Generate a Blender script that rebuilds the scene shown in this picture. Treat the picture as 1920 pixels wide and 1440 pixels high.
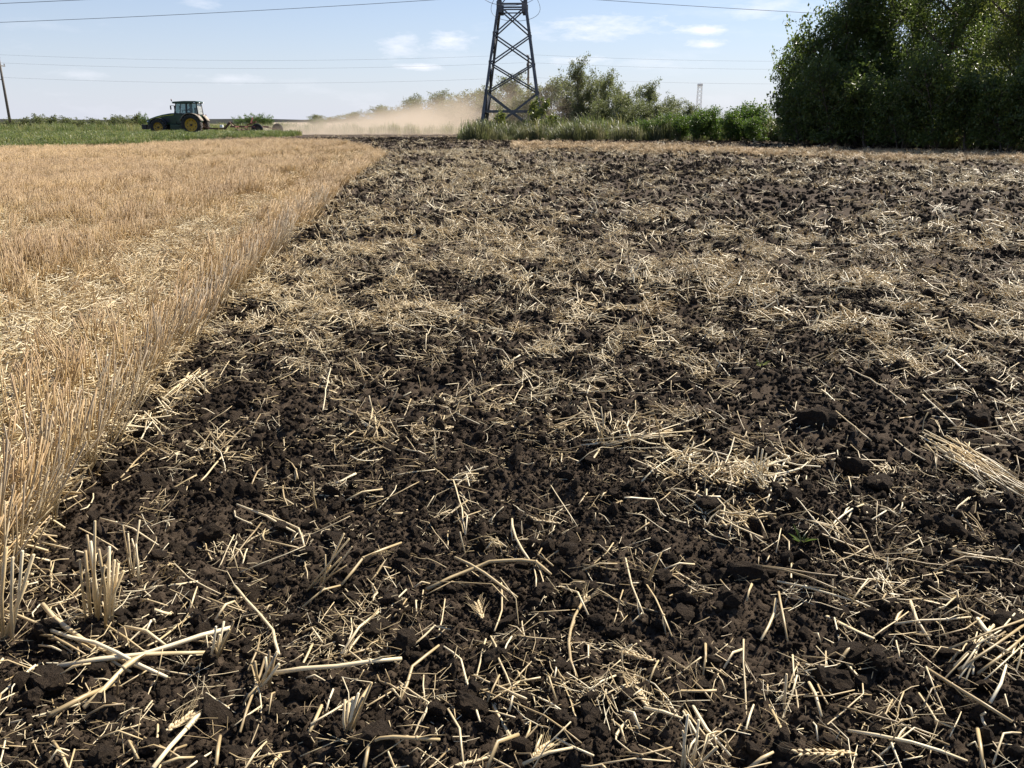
import bpy, math, random
import numpy as np
from mathutils import Vector, Matrix

# ------------------------------------------------------------------ start
for o in list(bpy.data.objects): bpy.data.objects.remove(o)
scene = bpy.context.scene
col = scene.collection
random.seed(7)
rng = np.random.default_rng(7)
R = math.radians

# ------------------------------------------------------------------ camera
H = 1.35                       # hand-held eye height above the tilled ground
F = 1540.0                     # focal length in photograph pixels (1920 wide)
PITCH = math.atan((720 - 227) / F)
cam_d = bpy.data.cameras.new('camera')
cam = bpy.data.objects.new('camera', cam_d); col.objects.link(cam)
cam.location = (0, 0, H)
cam.rotation_euler = (math.pi / 2 - PITCH, 0, 0)
cam_d.sensor_width = 36; cam_d.lens = F / 1920 * 36
cam_d.clip_start = 0.05; cam_d.clip_end = 20000
scene.camera = cam
scene.render.resolution_x = 1024; scene.render.resolution_y = 768

# ------------------------------------------------------------------ light
SUN_AZ, SUN_EL = R(48), R(43)          # azimuth right of the viewing direction
sun_dir = Vector((math.sin(SUN_AZ) * math.cos(SUN_EL), math.cos(SUN_AZ) * math.cos(SUN_EL), math.sin(SUN_EL)))
sd = bpy.data.lights.new('sun', 'SUN'); sd.energy = 5.0; sd.angle = R(0.53); sd.color = (1, 0.92, 0.79)
sun = bpy.data.objects.new('sun', sd); col.objects.link(sun)
sun.rotation_euler = sun_dir.to_track_quat('Z', 'Y').to_euler()
sun.location = (30, 30, 40)

world = bpy.data.worlds.new('World'); scene.world = world; world.use_nodes = True
wn = world.node_tree.nodes; wl = world.node_tree.links; wn.clear()
w_out = wn.new('ShaderNodeOutputWorld'); w_bg = wn.new('ShaderNodeBackground')
sky = wn.new('ShaderNodeTexSky'); sky.sky_type = 'NISHITA'; sky.sun_disc = False
sky.sun_elevation = SUN_EL; sky.sun_rotation = SUN_AZ
sky.air_density = 1.0; sky.dust_density = 0.25; sky.ozone_density = 3.0; sky.altitude = 100
w_bg.inputs['Strength'].default_value = 0.0625
scene.view_settings.view_transform = 'Standard'; scene.view_settings.look = 'None'
scene.view_settings.gamma = 1; scene.view_settings.use_curve_mapping = False
scene.view_settings.exposure = 0.95

def px_dir(px, py):
    cp, sp = math.cos(PITCH), math.sin(PITCH)
    a, b = (px - 960) / F, (720 - py) / F
    return Vector((a, cp + b * sp, -sp + b * cp))
def W(nt, kind, **kw):
    n = nt.nodes.new(kind)
    for k, v in kw.items():
        if k in n.inputs.keys(): n.inputs[k].default_value = v
        else: setattr(n, k, v)
    return n
# clouds: thin fair-weather wisps, direction based
nt = world.node_tree
tc = wn.new('ShaderNodeTexCoord')
def wmath(op, a, b=None, c=None, clamp=False):
    n = wn.new('ShaderNodeMath'); n.operation = op; n.use_clamp = clamp
    for i, v in enumerate((a, b, c)):
        if v is None: continue
        if hasattr(v, 'links'): wl.new(v, n.inputs[i])
        else: n.inputs[i].default_value = v
    return n.outputs[0]
mp = wn.new('ShaderNodeMapping'); mp.inputs['Scale'].default_value = (7, 7, 26)
wl.new(tc.outputs['Generated'], mp.inputs['Vector'])
cn = W(nt, 'ShaderNodeTexNoise', Scale=1.0, Detail=7.0, Roughness=0.62); wl.new(mp.outputs[0], cn.inputs['Vector'])
cn2 = W(nt, 'ShaderNodeTexNoise', Scale=5.0, Detail=6.0, Roughness=0.65); wl.new(mp.outputs[0], cn2.inputs['Vector'])
wisps = wmath('MULTIPLY', wmath('SUBTRACT', cn.outputs['Fac'], 0.56, clamp=True), 3.2, clamp=True)
total = wmath('MULTIPLY', wisps, 0.35)
for (cx, cy, hw, hh, amp) in [(750, 86, 42, 20, .6), (845, 78, 44, 20, .75), (1320, 57, 50, 9, 1.0), (1322, 81, 34, 9, 1.0), (1130, 52, 105, 20, .75),
                              (1085, 114, 55, 10, .7), (785, 125, 45, 6, .8), (1010, 60, 45, 14, .4), (1440, 15, 80, 18, .5), (1240, 118, 70, 10, .35), (380, 5, 30, 10, .4), (150, 140, 40, 8, .3), (430, 148, 60, 8, .35)]:
    c = px_dir(cx, cy).normalized()
    kx, kz = F / hw * .95, F / hh * .95
    sub = W(nt, 'ShaderNodeVectorMath', operation='SUBTRACT'); wl.new(tc.outputs['Generated'], sub.inputs[0]); sub.inputs[1].default_value = c
    mul = W(nt, 'ShaderNodeVectorMath', operation='MULTIPLY'); wl.new(sub.outputs[0], mul.inputs[0]); mul.inputs[1].default_value = (kx, kx * .3, kz)
    ln = W(nt, 'ShaderNodeVectorMath', operation='LENGTH'); wl.new(mul.outputs[0], ln.inputs[0])
    e = wmath('ADD', wmath('SUBTRACT', 1.0, ln.outputs['Value']), wmath('MULTIPLY', wmath('SUBTRACT', cn2.outputs['Fac'], 0.5), 2.6))
    e = wmath('MULTIPLY', wmath('MULTIPLY', e, 0.9, clamp=True), amp)
    total = wmath('MAXIMUM', total, e)
# milky summer haze low in the sky, the same all round
sepz = wn.new('ShaderNodeSeparateXYZ'); wl.new(tc.outputs['Generated'], sepz.inputs[0])
hzf = wmath('POWER', 2.718, wmath('MULTIPLY', wmath('MAXIMUM', sepz.outputs['Z'], 0.0), -7.0))
hz = wn.new('ShaderNodeMix'); hz.data_type = 'RGBA'; wl.new(wmath('MULTIPLY', hzf, .85), hz.inputs['Factor'])
wl.new(sky.outputs[0], hz.inputs['A']); hz.inputs['B'].default_value = (6.35, 6.6, 7.15, 1)
mixc = wn.new('ShaderNodeMix'); mixc.data_type = 'RGBA'
wl.new(wmath('MULTIPLY', total, 0.95), mixc.inputs['Factor']); wl.new(hz.outputs['Result'], mixc.inputs['A']); mixc.inputs['B'].default_value = (9.8, 9.7, 9.6, 1)
tint = W(nt, 'ShaderNodeVectorMath', operation='MULTIPLY'); wl.new(mixc.outputs['Result'], tint.inputs[0]); tint.inputs[1].default_value = (.95, .965, 1.05)
wl.new(tint.outputs[0], w_bg.inputs['Color']); wl.new(w_bg.outputs[0], w_out.inputs[0])

# ------------------------------------------------------------------ helpers
def at(px, py, z=0.0):                 # the point where a pixel's ray meets height z
    d = px_dir(px, py); t = (z - H) / d.z
    return Vector((0, 0, H)) + d * t
def at_y(px, py, Y):                   # the point where a pixel's ray meets the plane at distance Y
    d = px_dir(px, py); return Vector((0, 0, H)) + d * (Y / d.y)
def gx(px, Y, z=0):                    # x of a pixel column at ground distance Y
    depth = Y * math.cos(PITCH) + (H - z) * math.sin(PITCH)
    return (px - 960) / F * depth
def top_z(py, Y):
    return at_y(960, py, Y).z

def tag(o, label=None, cat=None, group=None, kind=None):
    if label: o['label'] = label
    if cat: o['category'] = cat
    if group: o['group'] = group
    if kind: o['kind'] = kind
    return o
def empty(name, loc=(0, 0, 0), rz=0):
    o = bpy.data.objects.new(name, None); col.objects.link(o); o.location = loc; o.rotation_euler = (0, 0, rz)
    o.empty_display_size = 0.2
    return o
def link(name, me, mat=None, parent=None, loc=(0, 0, 0)):
    if mat is not None and len(me.materials) == 0: me.materials.append(mat)
    o = bpy.data.objects.new(name, me); col.objects.link(o); o.location = loc
    if parent: o.parent = parent
    return o
def fast_mesh(name, verts, faces, smooth=False):
    """verts (n,3); faces: list of (m,k) int arrays"""
    verts = np.asarray(verts, dtype=np.float32).reshape(-1, 3)
    me = bpy.data.meshes.new(name)
    if isinstance(faces, np.ndarray): faces = [faces]
    faces = [np.asarray(f, dtype=np.int32) for f in faces if len(f)]
    nl = sum(f.size for f in faces); nf = sum(len(f) for f in faces)
    me.vertices.add(len(verts)); me.vertices.foreach_set('co', verts.ravel())
    me.loops.add(nl); me.loops.foreach_set('vertex_index', np.concatenate([f.ravel() for f in faces]))
    me.polygons.add(nf)
    tot = np.concatenate([np.full(len(f), f.shape[1], dtype=np.int32) for f in faces])
    start = np.concatenate([[0], np.cumsum(tot)[:-1]]).astype(np.int32)
    me.polygons.foreach_set('loop_start', start); me.polygons.foreach_set('loop_total', tot)
    me.polygons.foreach_set('use_smooth', np.full(nf, smooth))
    me.update(calc_edges=True); me.validate()
    return me
class MB:
    def __init__(s): s.v = []; s.f = []
    def add(s, verts, faces):
        n = len(s.v); s.v += [tuple(p) for p in verts]; s.f += [tuple(i + n for i in f) for f in faces]; return s
    def box(s, c, size, rot=None):
        c = Vector(c); x, y, z = [q / 2 for q in size]
        P = [Vector((a * x, b * y, d * z)) for a in (-1, 1) for b in (-1, 1) for d in (-1, 1)]
        if rot is not None: P = [rot @ p for p in P]
        return s.add([c + p for p in P], [(0, 1, 3, 2), (4, 6, 7, 5), (0, 4, 5, 1), (2, 3, 7, 6), (0, 2, 6, 4), (1, 5, 7, 3)])
    def tube(s, pts, rad, n=6, cap=True, flat=1.0):
        pts = [Vector(p) for p in pts]; m = len(pts)
        if not hasattr(rad, '__len__'): rad = [rad] * m
        up = None; base = len(s.v)
        for i, p in enumerate(pts):
            t = (pts[min(i + 1, m - 1)] - pts[max(i - 1, 0)])
            t = t.normalized() if t.length > 1e-9 else Vector((0, 0, 1))
            if up is None:
                up = t.orthogonal().normalized()
            up = (up - t * up.dot(t)); up = up.normalized() if up.length > 1e-6 else t.orthogonal().normalized()
            w = t.cross(up)
            for k in range(n):
                a = 2 * math.pi * k / n
                s.v.append(tuple(p + (up * math.cos(a) * flat + w * math.sin(a)) * rad[i]))
        for i in range(m - 1):
            for k in range(n):
                a, b = base + i * n + k, base + i * n + (k + 1) % n
                s.f.append((a, b, b + n, a + n))
        if cap:
            s.f.append(tuple(base + k for k in reversed(range(n)))); s.f.append(tuple(base + (m - 1) * n + k for k in range(n)))
        return s
    def bar(s, a, b, w, h=None, upv=(0, 0, 1)):
        a, b = Vector(a), Vector(b); h = h or w
        t = (b - a).normalized(); u = Vector(upv)
        if abs(u.dot(t)) > .98: u = Vector((1, 0, 0))
        sd_ = t.cross(u).normalized(); u = sd_.cross(t)
        P = [q + sd_ * (i * w / 2) + u * (j * h / 2) for q in (a, b) for i, j in ((-1, -1), (1, -1), (1, 1), (-1, 1))]
        return s.add(P, [(3, 2, 1, 0), (4, 5, 6, 7), (0, 1, 5, 4), (1, 2, 6, 5), (2, 3, 7, 6), (3, 0, 4, 7)])
    def angle(s, a, b, w, th, u1, u2):   # L-section steel between a and b, legs along u1 and u2
        a, b, u1, u2 = Vector(a), Vector(b), Vector(u1), Vector(u2)
        prof = [(0, 0), (w, 0), (w, th), (th, th), (th, w), (0, w)]
        P = [q + u1 * i + u2 * j for q in (a, b) for i, j in prof]
        return s.add(P, [(0, 1, 2, 3), (0, 3, 4, 5), (9, 8, 7, 6), (11, 10, 9, 6)] + [(k, k + 6, (k + 1) % 6 + 6, (k + 1) % 6) for k in range(6)])
    def lathe(s, prof, n=24, axis='Y', c=(0, 0, 0)):   # prof: (radius, along axis)
        base = len(s.v); c = Vector(c)
        for r_, h_ in prof:
            for k in range(n):
                a = 2 * math.pi * k / n
                p = (r_ * math.cos(a), h_, r_ * math.sin(a)) if axis == 'Y' else (r_ * math.cos(a), r_ * math.sin(a), h_)
                s.v.append(tuple(c + Vector(p)))
        for i in range(len(prof) - 1):
            for k in range(n):
                a, b = base + i * n + k, base + i * n + (k + 1) % n
                s.f.append((a, b, b + n, a + n))
        return s
    def prism(s, poly, y0, y1):          # polygon in the xz plane extruded along y
        n = len(poly)
        P = [(x, y, z) for y in (y0, y1) for x, z in poly]
        return s.add(P, [tuple(range(n)), tuple(reversed(range(n, 2 * n)))] + [(k, k + n, (k + 1) % n + n, (k + 1) % n) for k in range(n)])
    def mesh(s, name, smooth=False):
        me = bpy.data.meshes.new(name); me.from_pydata(s.v, [], s.f); me.update()
        if smooth: me.polygons.foreach_set('use_smooth', [True] * len(me.polygons))
        return me
    def build(s, name, mat, parent=None, smooth=False, bevel=0, loc=(0, 0, 0)):
        o = link(name, s.mesh(name, smooth), mat, parent, loc)
        if bevel:
            b = o.modifiers.new('bevel', 'BEVEL'); b.width = bevel; b.segments = 2; b.limit_method = 'ANGLE'
        return o

# ---------------------------------------------------------------- noise
def hash2(ix, iy, seed):
    h = (ix.astype(np.int64) * 374761393 + iy.astype(np.int64) * 668265263 + seed * 974634777) & 0xffffffff
    h = ((h ^ (h >> 13)) * 1274126177) & 0xffffffff
    h = ((h ^ (h >> 16)) * 2246822519) & 0xffffffff
    return ((h ^ (h >> 15)) & 0xffffffff) / 4294967296.0
def vnoise(x, y, seed=0):
    ix, iy = np.floor(x), np.floor(y); fx, fy = x - ix, y - iy
    ux, uy = fx * fx * fx * (fx * (fx * 6 - 15) + 10), fy * fy * fy * (fy * (fy * 6 - 15) + 10)
    a, b = hash2(ix, iy, seed), hash2(ix + 1, iy, seed); c, d = hash2(ix, iy + 1, seed), hash2(ix + 1, iy + 1, seed)
    return (a + (b - a) * ux) * (1 - uy) + (c + (d - c) * ux) * uy
def fbm(x, y, oct=4, seed=0):
    t = 0; a = .5; n = 0
    for i in range(oct):
        t = t + a * vnoise(x, y, seed + i * 17); n += a; a *= .5; x = x * 2.03 + 7.1; y = y * 2.03 + 3.7
    return t / n
def lumps(x, y, seed, keep=.8):         # rounded stones / clods, 0..1
    ix, iy = np.floor(x), np.floor(y); best = np.zeros_like(x)
    for dx in (-1, 0, 1):
        for dy in (-1, 0, 1):
            cx, cy = ix + dx, iy + dy
            px_, py_ = cx + hash2(cx, cy, seed), cy + hash2(cx, cy, seed + 1)
            r_ = .25 + .5 * hash2(cx, cy, seed + 2); hh = hash2(cx, cy, seed + 3)
            q = hash2(cx, cy, seed + 4) * 3.1416; ca, sa = np.cos(q), np.sin(q)
            u, v = (x - px_), (y - py_); u, v = (u * ca + v * sa) * 1.25, (v * ca - u * sa) * .85
            d = np.maximum(0, 1 - (u * u + v * v) / (r_ * r_))
            best = np.maximum(best, np.where(hh < keep, np.power(d, .6) * (.35 + .65 * hh / keep) * r_ / .75, 0))
    return best
def sstep(a, b, x):
    t = np.clip((x - a) / (b - a), 0, 1); return t * t * (3 - 2 * t)

# ---------------------------------------------------------------- field zones
edge_px = [(-60, 1130), (60, 985), (130, 890), (250, 748), (330, 662), (440, 545), (560, 425), (640, 352), (718, 292)]
edge_pts = [at(a, b) for a, b in edge_px]
ey = np.array([p.y for p in edge_pts]); ex = np.array([p.x for p in edge_pts])
ey = np.concatenate([[-8], ey]); ex = np.concatenate([[ex[0] + .25], ex])
far_px = [(718, 291), (690, 277), (640, 269), (590, 265), (540, 262.5)]
far_pts = [at(a, b) for a, b in far_px]
fx_ = np.array([p.x for p in far_pts][::-1]); fy_ = np.array([p.y for p in far_pts][::-1])
YC = far_pts[0].y; XC = far_pts[0].x
def edge_x(y): return np.interp(y, ey, ex) + .12 * (fbm(np.asarray(y) * .8, np.asarray(y) * 0 + 3.3, 3, 5) - .5)
green_px = [(-900, 290), (0, 281), (120, 279), (250, 276), (330, 271), (420, 266), (500, 261.5), (560, 257)]
gp = [at(a, b) for a, b in green_px]
grx = np.array([p.x for p in gp]); gry = np.array([p.y for p in gp])
def green_near(x): return np.interp(x, grx, gry)
def in_stubble(x, y):
    x = np.asarray(x, float); y = np.asarray(y, float)
    near = (y <= YC) & (x < edge_x(np.minimum(y, YC)))
    fary = np.interp(x, fx_, fy_)
    far = (y > YC) & (x < XC) & (y < fary)
    return (near | far) & (y < green_near(x) + 2.5 * (fbm(x * .5, y * .5, 3, 91) - .5))
def in_green(x, y):
    x = np.asarray(x, float); y = np.asarray(y, float)
    return (x < gx(515, 74)) & (y >= green_near(x) - 5 * (fbm(x * .35, y * .35, 3, 33) - .35)) & (y < 84 + 2 * (fbm(x * .3, y * 0, 2, 3) - .5)) & (x > -140)
def straw_cover(x, y):                  # how much straw lies on the tilled soil, 0..1
    u_ = x + .12 * y
    c = .36 + .35 * (fbm(u_ * .9, y * .3, 3, 41) - .5) + .7 * (fbm(u_ * 2.4, y * 1.5, 3, 51) - .5) + 1.1 * (fbm(u_ * 5.5, y * 4.0, 2, 57) - .5)
    c = c + .18 * np.exp(-((x + .3 + .05 * y) / 1.6) ** 2) * sstep(5, 9, y)
    c = c + .03 * np.exp(-((x - edge_x(y) - .35) / .45) ** 2)
    c = c - .10 * np.exp(-(((x - 3.5) - .13 * (y - 10)) / 2.0) ** 2) * sstep(8, 14, y) * (y < 34)
    strip = np.exp(-((y - (48 - 1.1 * (x - 4.2))) / 3.6) ** 2) * sstep(1, 5, x)
    c = c + .5 * strip
    strip2 = np.exp(-((y - 60.5) / 1.3) ** 2) * sstep(-6, -2, x) * (x < 8)
    c = c + .35 * strip2
    c = c - .12 * sstep(46, 52, y) * (1 - strip2)
    c = c - .26 * np.exp(-((x - .05) / .75) ** 2 - ((y - 2.75) / .95) ** 2) - .15 * np.exp(-((x - 1.65) / .6) ** 2 - ((y - 3.7) / .7) ** 2) - .08 * np.exp(-((x + .5) / .6) ** 2 - ((y - 4.0) / .8) ** 2)
    c = c + .02 * np.exp(-((x + .9) / .45) ** 2 - ((y - 2.0) / .5) ** 2)
    return np.clip(c, 0, 1)
def litter_lane(x, y):                  # chaff lane between the stubble rows
    return np.clip(litter_raw(x, y), 0, 1)
def litter_raw(x, y):
    off = edge_x(np.minimum(y, YC)) - x
    w = .62 + .2 * (fbm(y * .5, y * 0, 2, 8) - .5)
    wob = .5 * (fbm(x * 1.3, y * .9, 2, 77) - .5)
    return np.exp(-(((off + wob) - 1.1) / w) ** 4) + .85 * np.exp(-(((off + wob) - 3.9) / .45) ** 4) + .7 * sstep(.56, .68, fbm(x * .9, y * .5, 3, 79)) * sstep(.5, 1.2, off)
def soil_height(x, y, fine=True):
    x = np.asarray(x, float); y = np.asarray(y, float)
    d = np.hypot(x, y)
    wx = x + .03 * (vnoise(x * 14, y * 14, 9) - .5); wy = y + .03 * (vnoise(x * 14, y * 14, 19) - .5)
    h = .095 * (fbm(x / .7, y / .7, 3, 1) - .5) + .05 * (fbm(x * .22, y * .22, 2, 2) - .5)
    till = np.where(in_stubble(x, y), .25, 1.0) * (1 - .85 * sstep(75, 90, d))
    rough = .45 + 1.1 * fbm(x / .5, y / .5, 2, 61)
    l = .06 * lumps(wx / .28, wy / .28, 11, .25) + .034 * lumps(wx / .12, wy / .12, 21, .4) * rough
    if fine:
        fd = 1 - sstep(9, 20, d)
        l = l + fd * (.016 * lumps(wx / .05, wy / .05, 31, .55) * rough + .010 * lumps(wx / .02, wy / .02, 71, .85))
        l = l + .034 * (fbm(x / .06, y / .06, 4, 81) - .5)
    return (h + (l - .03) * till) * 1.0

# ---------------------------------------------------------------- materials
def new_mat(name):
    m = bpy.data.materials.new(name); m.use_nodes = True
    return m, m.node_tree, m.node_tree.nodes['Principled BSDF']
def mat_flat(name, colr, rough=.6, metal=0, var=.15, scale=6, spec=.5, bump=0):
    m, t, b = new_mat(name)
    n = W(t, 'ShaderNodeTexNoise', Scale=scale, Detail=5.0); c = W(t, 'ShaderNodeTexCoord'); t.links.new(c.outputs['Object'], n.inputs['Vector'])
    r = t.nodes.new('ShaderNodeValToRGB'); r.color_ramp.elements[0].position = .3; r.color_ramp.elements[1].position = .7
    r.color_ramp.elements[0].color = tuple(q * (1 - var) for q in colr) + (1,); r.color_ramp.elements[1].color = tuple(min(1, q * (1 + var)) for q in colr) + (1,)
    t.links.new(n.outputs['Fac'], r.inputs[0]); t.links.new(r.outputs[0], b.inputs['Base Color'])
    b.inputs['Roughness'].default_value = rough; b.inputs['Metallic'].default_value = metal; b.inputs['Specular IOR Level'].default_value = spec
    if bump:
        bp = W(t, 'ShaderNodeBump', Strength=bump, Distance=.02); t.links.new(n.outputs['Fac'], bp.inputs['Height']); t.links.new(bp.outputs[0], b.inputs['Normal'])
    return m
def mat_soil(name, ground=False):
    m, t, b = new_mat(name); L = t.links
    c = W(t, 'ShaderNodeTexCoord')
    n1 = W(t, 'ShaderNodeTexNoise', Scale=(9.0 if ground else .8), Detail=6.0, Roughness=.65); L.new(c.outputs['Object'], n1.inputs['Vector'])
    n2 = W(t, 'ShaderNodeTexNoise', Scale=(130.0 if ground else 4.0), Detail=4.0, Roughness=.7); L.new(c.outputs['Object'], n2.inputs['Vector'])
    r = t.nodes.new('ShaderNodeValToRGB')
    r.color_ramp.elements[0].position = .3; r.color_ramp.elements[0].color = (.033, .0235, .016, 1)
    r.color_ramp.elements[1].position = .72; r.color_ramp.elements[1].color = (.105, .077, .054, 1)
    mx = W(t, 'ShaderNodeMix', data_type='FLOAT'); mx.inputs['Factor'].default_value = .45
    L.new(n1.outputs['Fac'], mx.inputs['A']); L.new(n2.outputs['Fac'], mx.inputs['B']); L.new(mx.outputs['Result'], r.inputs[0])
    L.new(r.outputs[0], b.inputs['Base Color'])
    b.inputs['Roughness'].default_value = .95; b.inputs['Specular IOR Level'].default_value = .12
    n3 = W(t, 'ShaderNodeTexNoise', Scale=(110.0 if ground else 3.5), Detail=6.0, Roughness=.75); L.new(c.outputs['Object'], n3.inputs['Vector'])
    bp = W(t, 'ShaderNodeBump', Strength=.9, Distance=(.014 if ground else .35)); L.new(n3.outputs['Fac'], bp.inputs['Height']); L.new(bp.outputs[0], b.inputs['Normal'])
    if ground:
        # chaff lane, green crop floor and far fields: their own colours where they lie
        def attr(nm):
            a = t.nodes.new('ShaderNodeAttribute'); a.attribute_name = nm; return a.outputs['Fac']
        n4 = W(t, 'ShaderNodeTexNoise', Scale=38.0, Detail=3.0, Roughness=.6); L.new(c.outputs['Object'], n4.inputs['Vector'])
        prev = r.outputs[0]
        def layer(an, ca, cb, noise, edge, prev):
            rr = t.nodes.new('ShaderNodeValToRGB'); rr.color_ramp.elements[0].position = .32; rr.color_ramp.elements[1].position = .68
            rr.color_ramp.elements[0].color = ca + (1,); rr.color_ramp.elements[1].color = cb + (1,); L.new(noise, rr.inputs[0])
            ad = W(t, 'ShaderNodeMath', operation='ADD'); L.new(attr(an), ad.inputs[0]); L.new(noise, ad.inputs[1])
            mr = W(t, 'ShaderNodeMapRange'); mr.inputs['From Min'].default_value = 1 - edge; mr.inputs['From Max'].default_value = 1 + edge; L.new(ad.outputs[0], mr.inputs['Value'])
            mm = t.nodes.new('ShaderNodeMix'); mm.data_type = 'RGBA'; L.new(mr.outputs[0], mm.inputs['Factor']); L.new(prev, mm.inputs['A']); L.new(rr.outputs[0], mm.inputs['B'])
            return mm.outputs['Result']
        prev = layer('straw', (.20, .14, .075), (.46, .34, .19), n4.outputs['Fac'], .12, prev)
        prev = layer('green', (.05, .075, .02), (.12, .13, .05), n1.outputs['Fac'], .1, prev)
        prev = layer('far', (.16, .14, .08), (.28, .23, .13), n1.outputs['Fac'], .15, prev)
        L.new(prev, b.inputs['Base Color'])
    return m
def mat_straw(name, cols, z_tint=None, rough=.42, trans=.12):
    m, t, b = new_mat(name); L = t.links
    oi = t.nodes.new('ShaderNodeObjectInfo'); c = W(t, 'ShaderNodeTexCoord')
    n = W(t, 'ShaderNodeTexNoise', Scale=26.0, Detail=3.0); L.new(c.outputs['Object'], n.inputs['Vector'])
    mx = W(t, 'ShaderNodeMix', data_type='FLOAT'); mx.inputs['Factor'].default_value = .3; L.new(oi.outputs['Random'], mx.inputs['A']); L.new(n.outputs['Fac'], mx.inputs['B'])
    r = t.nodes.new('ShaderNodeValToRGB'); cr = r.color_ramp
    while len(cr.elements) < len(cols): cr.elements.new(.5)
    for i, cc in enumerate(cols): cr.elements[i].position = .08 + .84 * i / (len(cols) - 1); cr.elements[i].color = cc + (1,)
    L.new(mx.outputs['Result'], r.inputs[0]); out = r.outputs[0]
    if z_tint:                           # weathered, browner tips
        sx = W(t, 'ShaderNodeSeparateXYZ'); L.new(c.outputs['Object'], sx.inputs[0])
        mr = W(t, 'ShaderNodeMapRange'); mr.inputs['From Min'].default_value = .10; mr.inputs['From Max'].default_value = .34; L.new(sx.outputs['Z'], mr.inputs['Value'])
        mm = t.nodes.new('ShaderNodeMix'); mm.data_type = 'RGBA'; L.new(mr.outputs[0], mm.inputs['Factor']); L.new(out, mm.inputs['A']); mm.inputs['B'].default_value = z_tint + (1,)
        out = mm.outputs['Result']
        gp_ = t.nodes.new('ShaderNodeNewGeometry'); gn_ = W(t, 'ShaderNodeTexNoise', Scale=.9, Detail=4.0); L.new(gp_.outputs['Position'], gn_.inputs['Vector'])
        gr_ = t.nodes.new('ShaderNodeValToRGB'); gr_.color_ramp.elements[0].position = .35; gr_.color_ramp.elements[1].position = .68
        gr_.color_ramp.elements[0].color = (.80, .76, .74, 1); gr_.color_ramp.elements[1].color = (1.08, 1.06, 1.0, 1); L.new(gn_.outputs['Fac'], gr_.inputs[0])
        mu_ = t.nodes.new('ShaderNodeMix'); mu_.data_type = 'RGBA'; mu_.blend_type = 'MULTIPLY'; mu_.inputs['Factor'].default_value = 1; L.new(out, mu_.inputs['A']); L.new(gr_.outputs[0], mu_.inputs['B']); out = mu_.outputs['Result']
    L.new(out, b.inputs['Base Color']); b.inputs['Roughness'].default_value = rough; b.inputs['Specular IOR Level'].default_value = .5
    tr = t.nodes.new('ShaderNodeBsdfTranslucent'); L.new(out, tr.inputs['Color'])
    ms = t.nodes.new('ShaderNodeMixShader'); ms.inputs[0].default_value = trans
    L.new(b.outputs[0], ms.inputs[1]); L.new(tr.outputs[0], ms.inputs[2]); L.new(ms.outputs[0], t.nodes['Material Output'].inputs['Surface'])
    return m
def mat_leaf(name, ca, cb, cc, trans=.35, rough=.45, inst=False):
    m, t, b = new_mat(name); L = t.links
    if inst:
        src = t.nodes.new('ShaderNodeObjectInfo').outputs['Random']
    else:
        a = t.nodes.new('ShaderNodeAttribute'); a.attribute_name = 'rnd'; src = a.outputs['Fac']
    r = t.nodes.new('ShaderNodeValToRGB'); cr = r.color_ramp; cr.elements.new(.5)
    for i, q in enumerate((ca, cb, cc)): cr.elements[i].position = (0, .55, 1)[i]; cr.elements[i].color = q + (1,)
    L.new(src, r.inputs[0]); L.new(r.outputs[0], b.inputs['Base Color'])
    b.inputs['Roughness'].default_value = rough; b.inputs['Specular IOR Level'].default_value = .4
    tr = t.nodes.new('ShaderNodeBsdfTranslucent')
    hs = W(t, 'ShaderNodeHueSaturation'); hs.inputs['Value'].default_value = 1.5; hs.inputs['Saturation'].default_value = 1.1; L.new(r.outputs[0], hs.inputs['Color'])
    L.new(hs.outputs[0], tr.inputs['Color'])
    ms = t.nodes.new('ShaderNodeMixShader'); ms.inputs[0].default_value = trans
    L.new(b.outputs[0], ms.inputs[1]); L.new(tr.outputs[0], ms.inputs[2]); L.new(ms.outputs[0], t.nodes['Material Output'].inputs['Surface'])
    return m
M = {}
M['ground'] = mat_soil('tilled_ground', True)
M['soil'] = mat_soil('soil_crumb')
M['straw'] = mat_straw('straw', [(.20, .145, .085), (.45, .335, .175), (.60, .465, .255), (.70, .565, .345), (.81, .69, .455), (.86, .775, .57)])
M['straw_far'] = mat_straw('straw_far', [(.40, .29, .14), (.56, .43, .22), (.66, .53, .30), (.74, .63, .42)])
M['stubble'] = mat_straw('stubble', [(.42, .29, .13), (.56, .41, .20), (.64, .50, .29)], z_tint=(.46, .31, .175), rough=.5)
M['stubble_edge'] = mat_straw('stubble_edge', [(.40, .31, .18), (.54, .44, .27), (.64, .55, .37)], z_tint=(.36, .28, .19), rough=.5)
M['ear'] = mat_straw('wheat_ear', [(.50, .38, .2), (.62, .48, .27), (.68, .55, .34)])
M['leaf_dark'] = mat_leaf('leaf_dark', (.048, .07, .02), (.085, .118, .033), (.155, .185, .05), .44, .36)
M['leaf_olive'] = mat_leaf('leaf_olive', (.075, .095, .026), (.125, .15, .04), (.20, .21, .06), .46, .36)
M['leaf_grey'] = mat_leaf('leaf_grey', (.085, .098, .042), (.135, .155, .062), (.21, .22, .095), .42)
M['leaf_bright'] = mat_leaf('leaf_bright', (.05, .09, .018), (.085, .14, .028), (.16, .21, .045), .38)
M['grass'] = mat_leaf('long_grass', (.06, .072, .032), (.112, .122, .055), (.23, .21, .12), .35, inst=True)
M['crop'] = mat_leaf('green_crop', (.085, .118, .036), (.14, .175, .06), (.26, .25, .11), .4, inst=True)
M['weed'] = mat_leaf('grey_weed', (.075, .078, .045), (.115, .115, .07), (.19, .18, .11), .3, inst=True)
M['bark'] = mat_flat('bark', (.09, .07, .055), .9, var=.4, scale=9, bump=.6)
M['steel'] = mat_flat('galvanised_steel', (.11, .115, .125), .5, .75, .25, 3)
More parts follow.
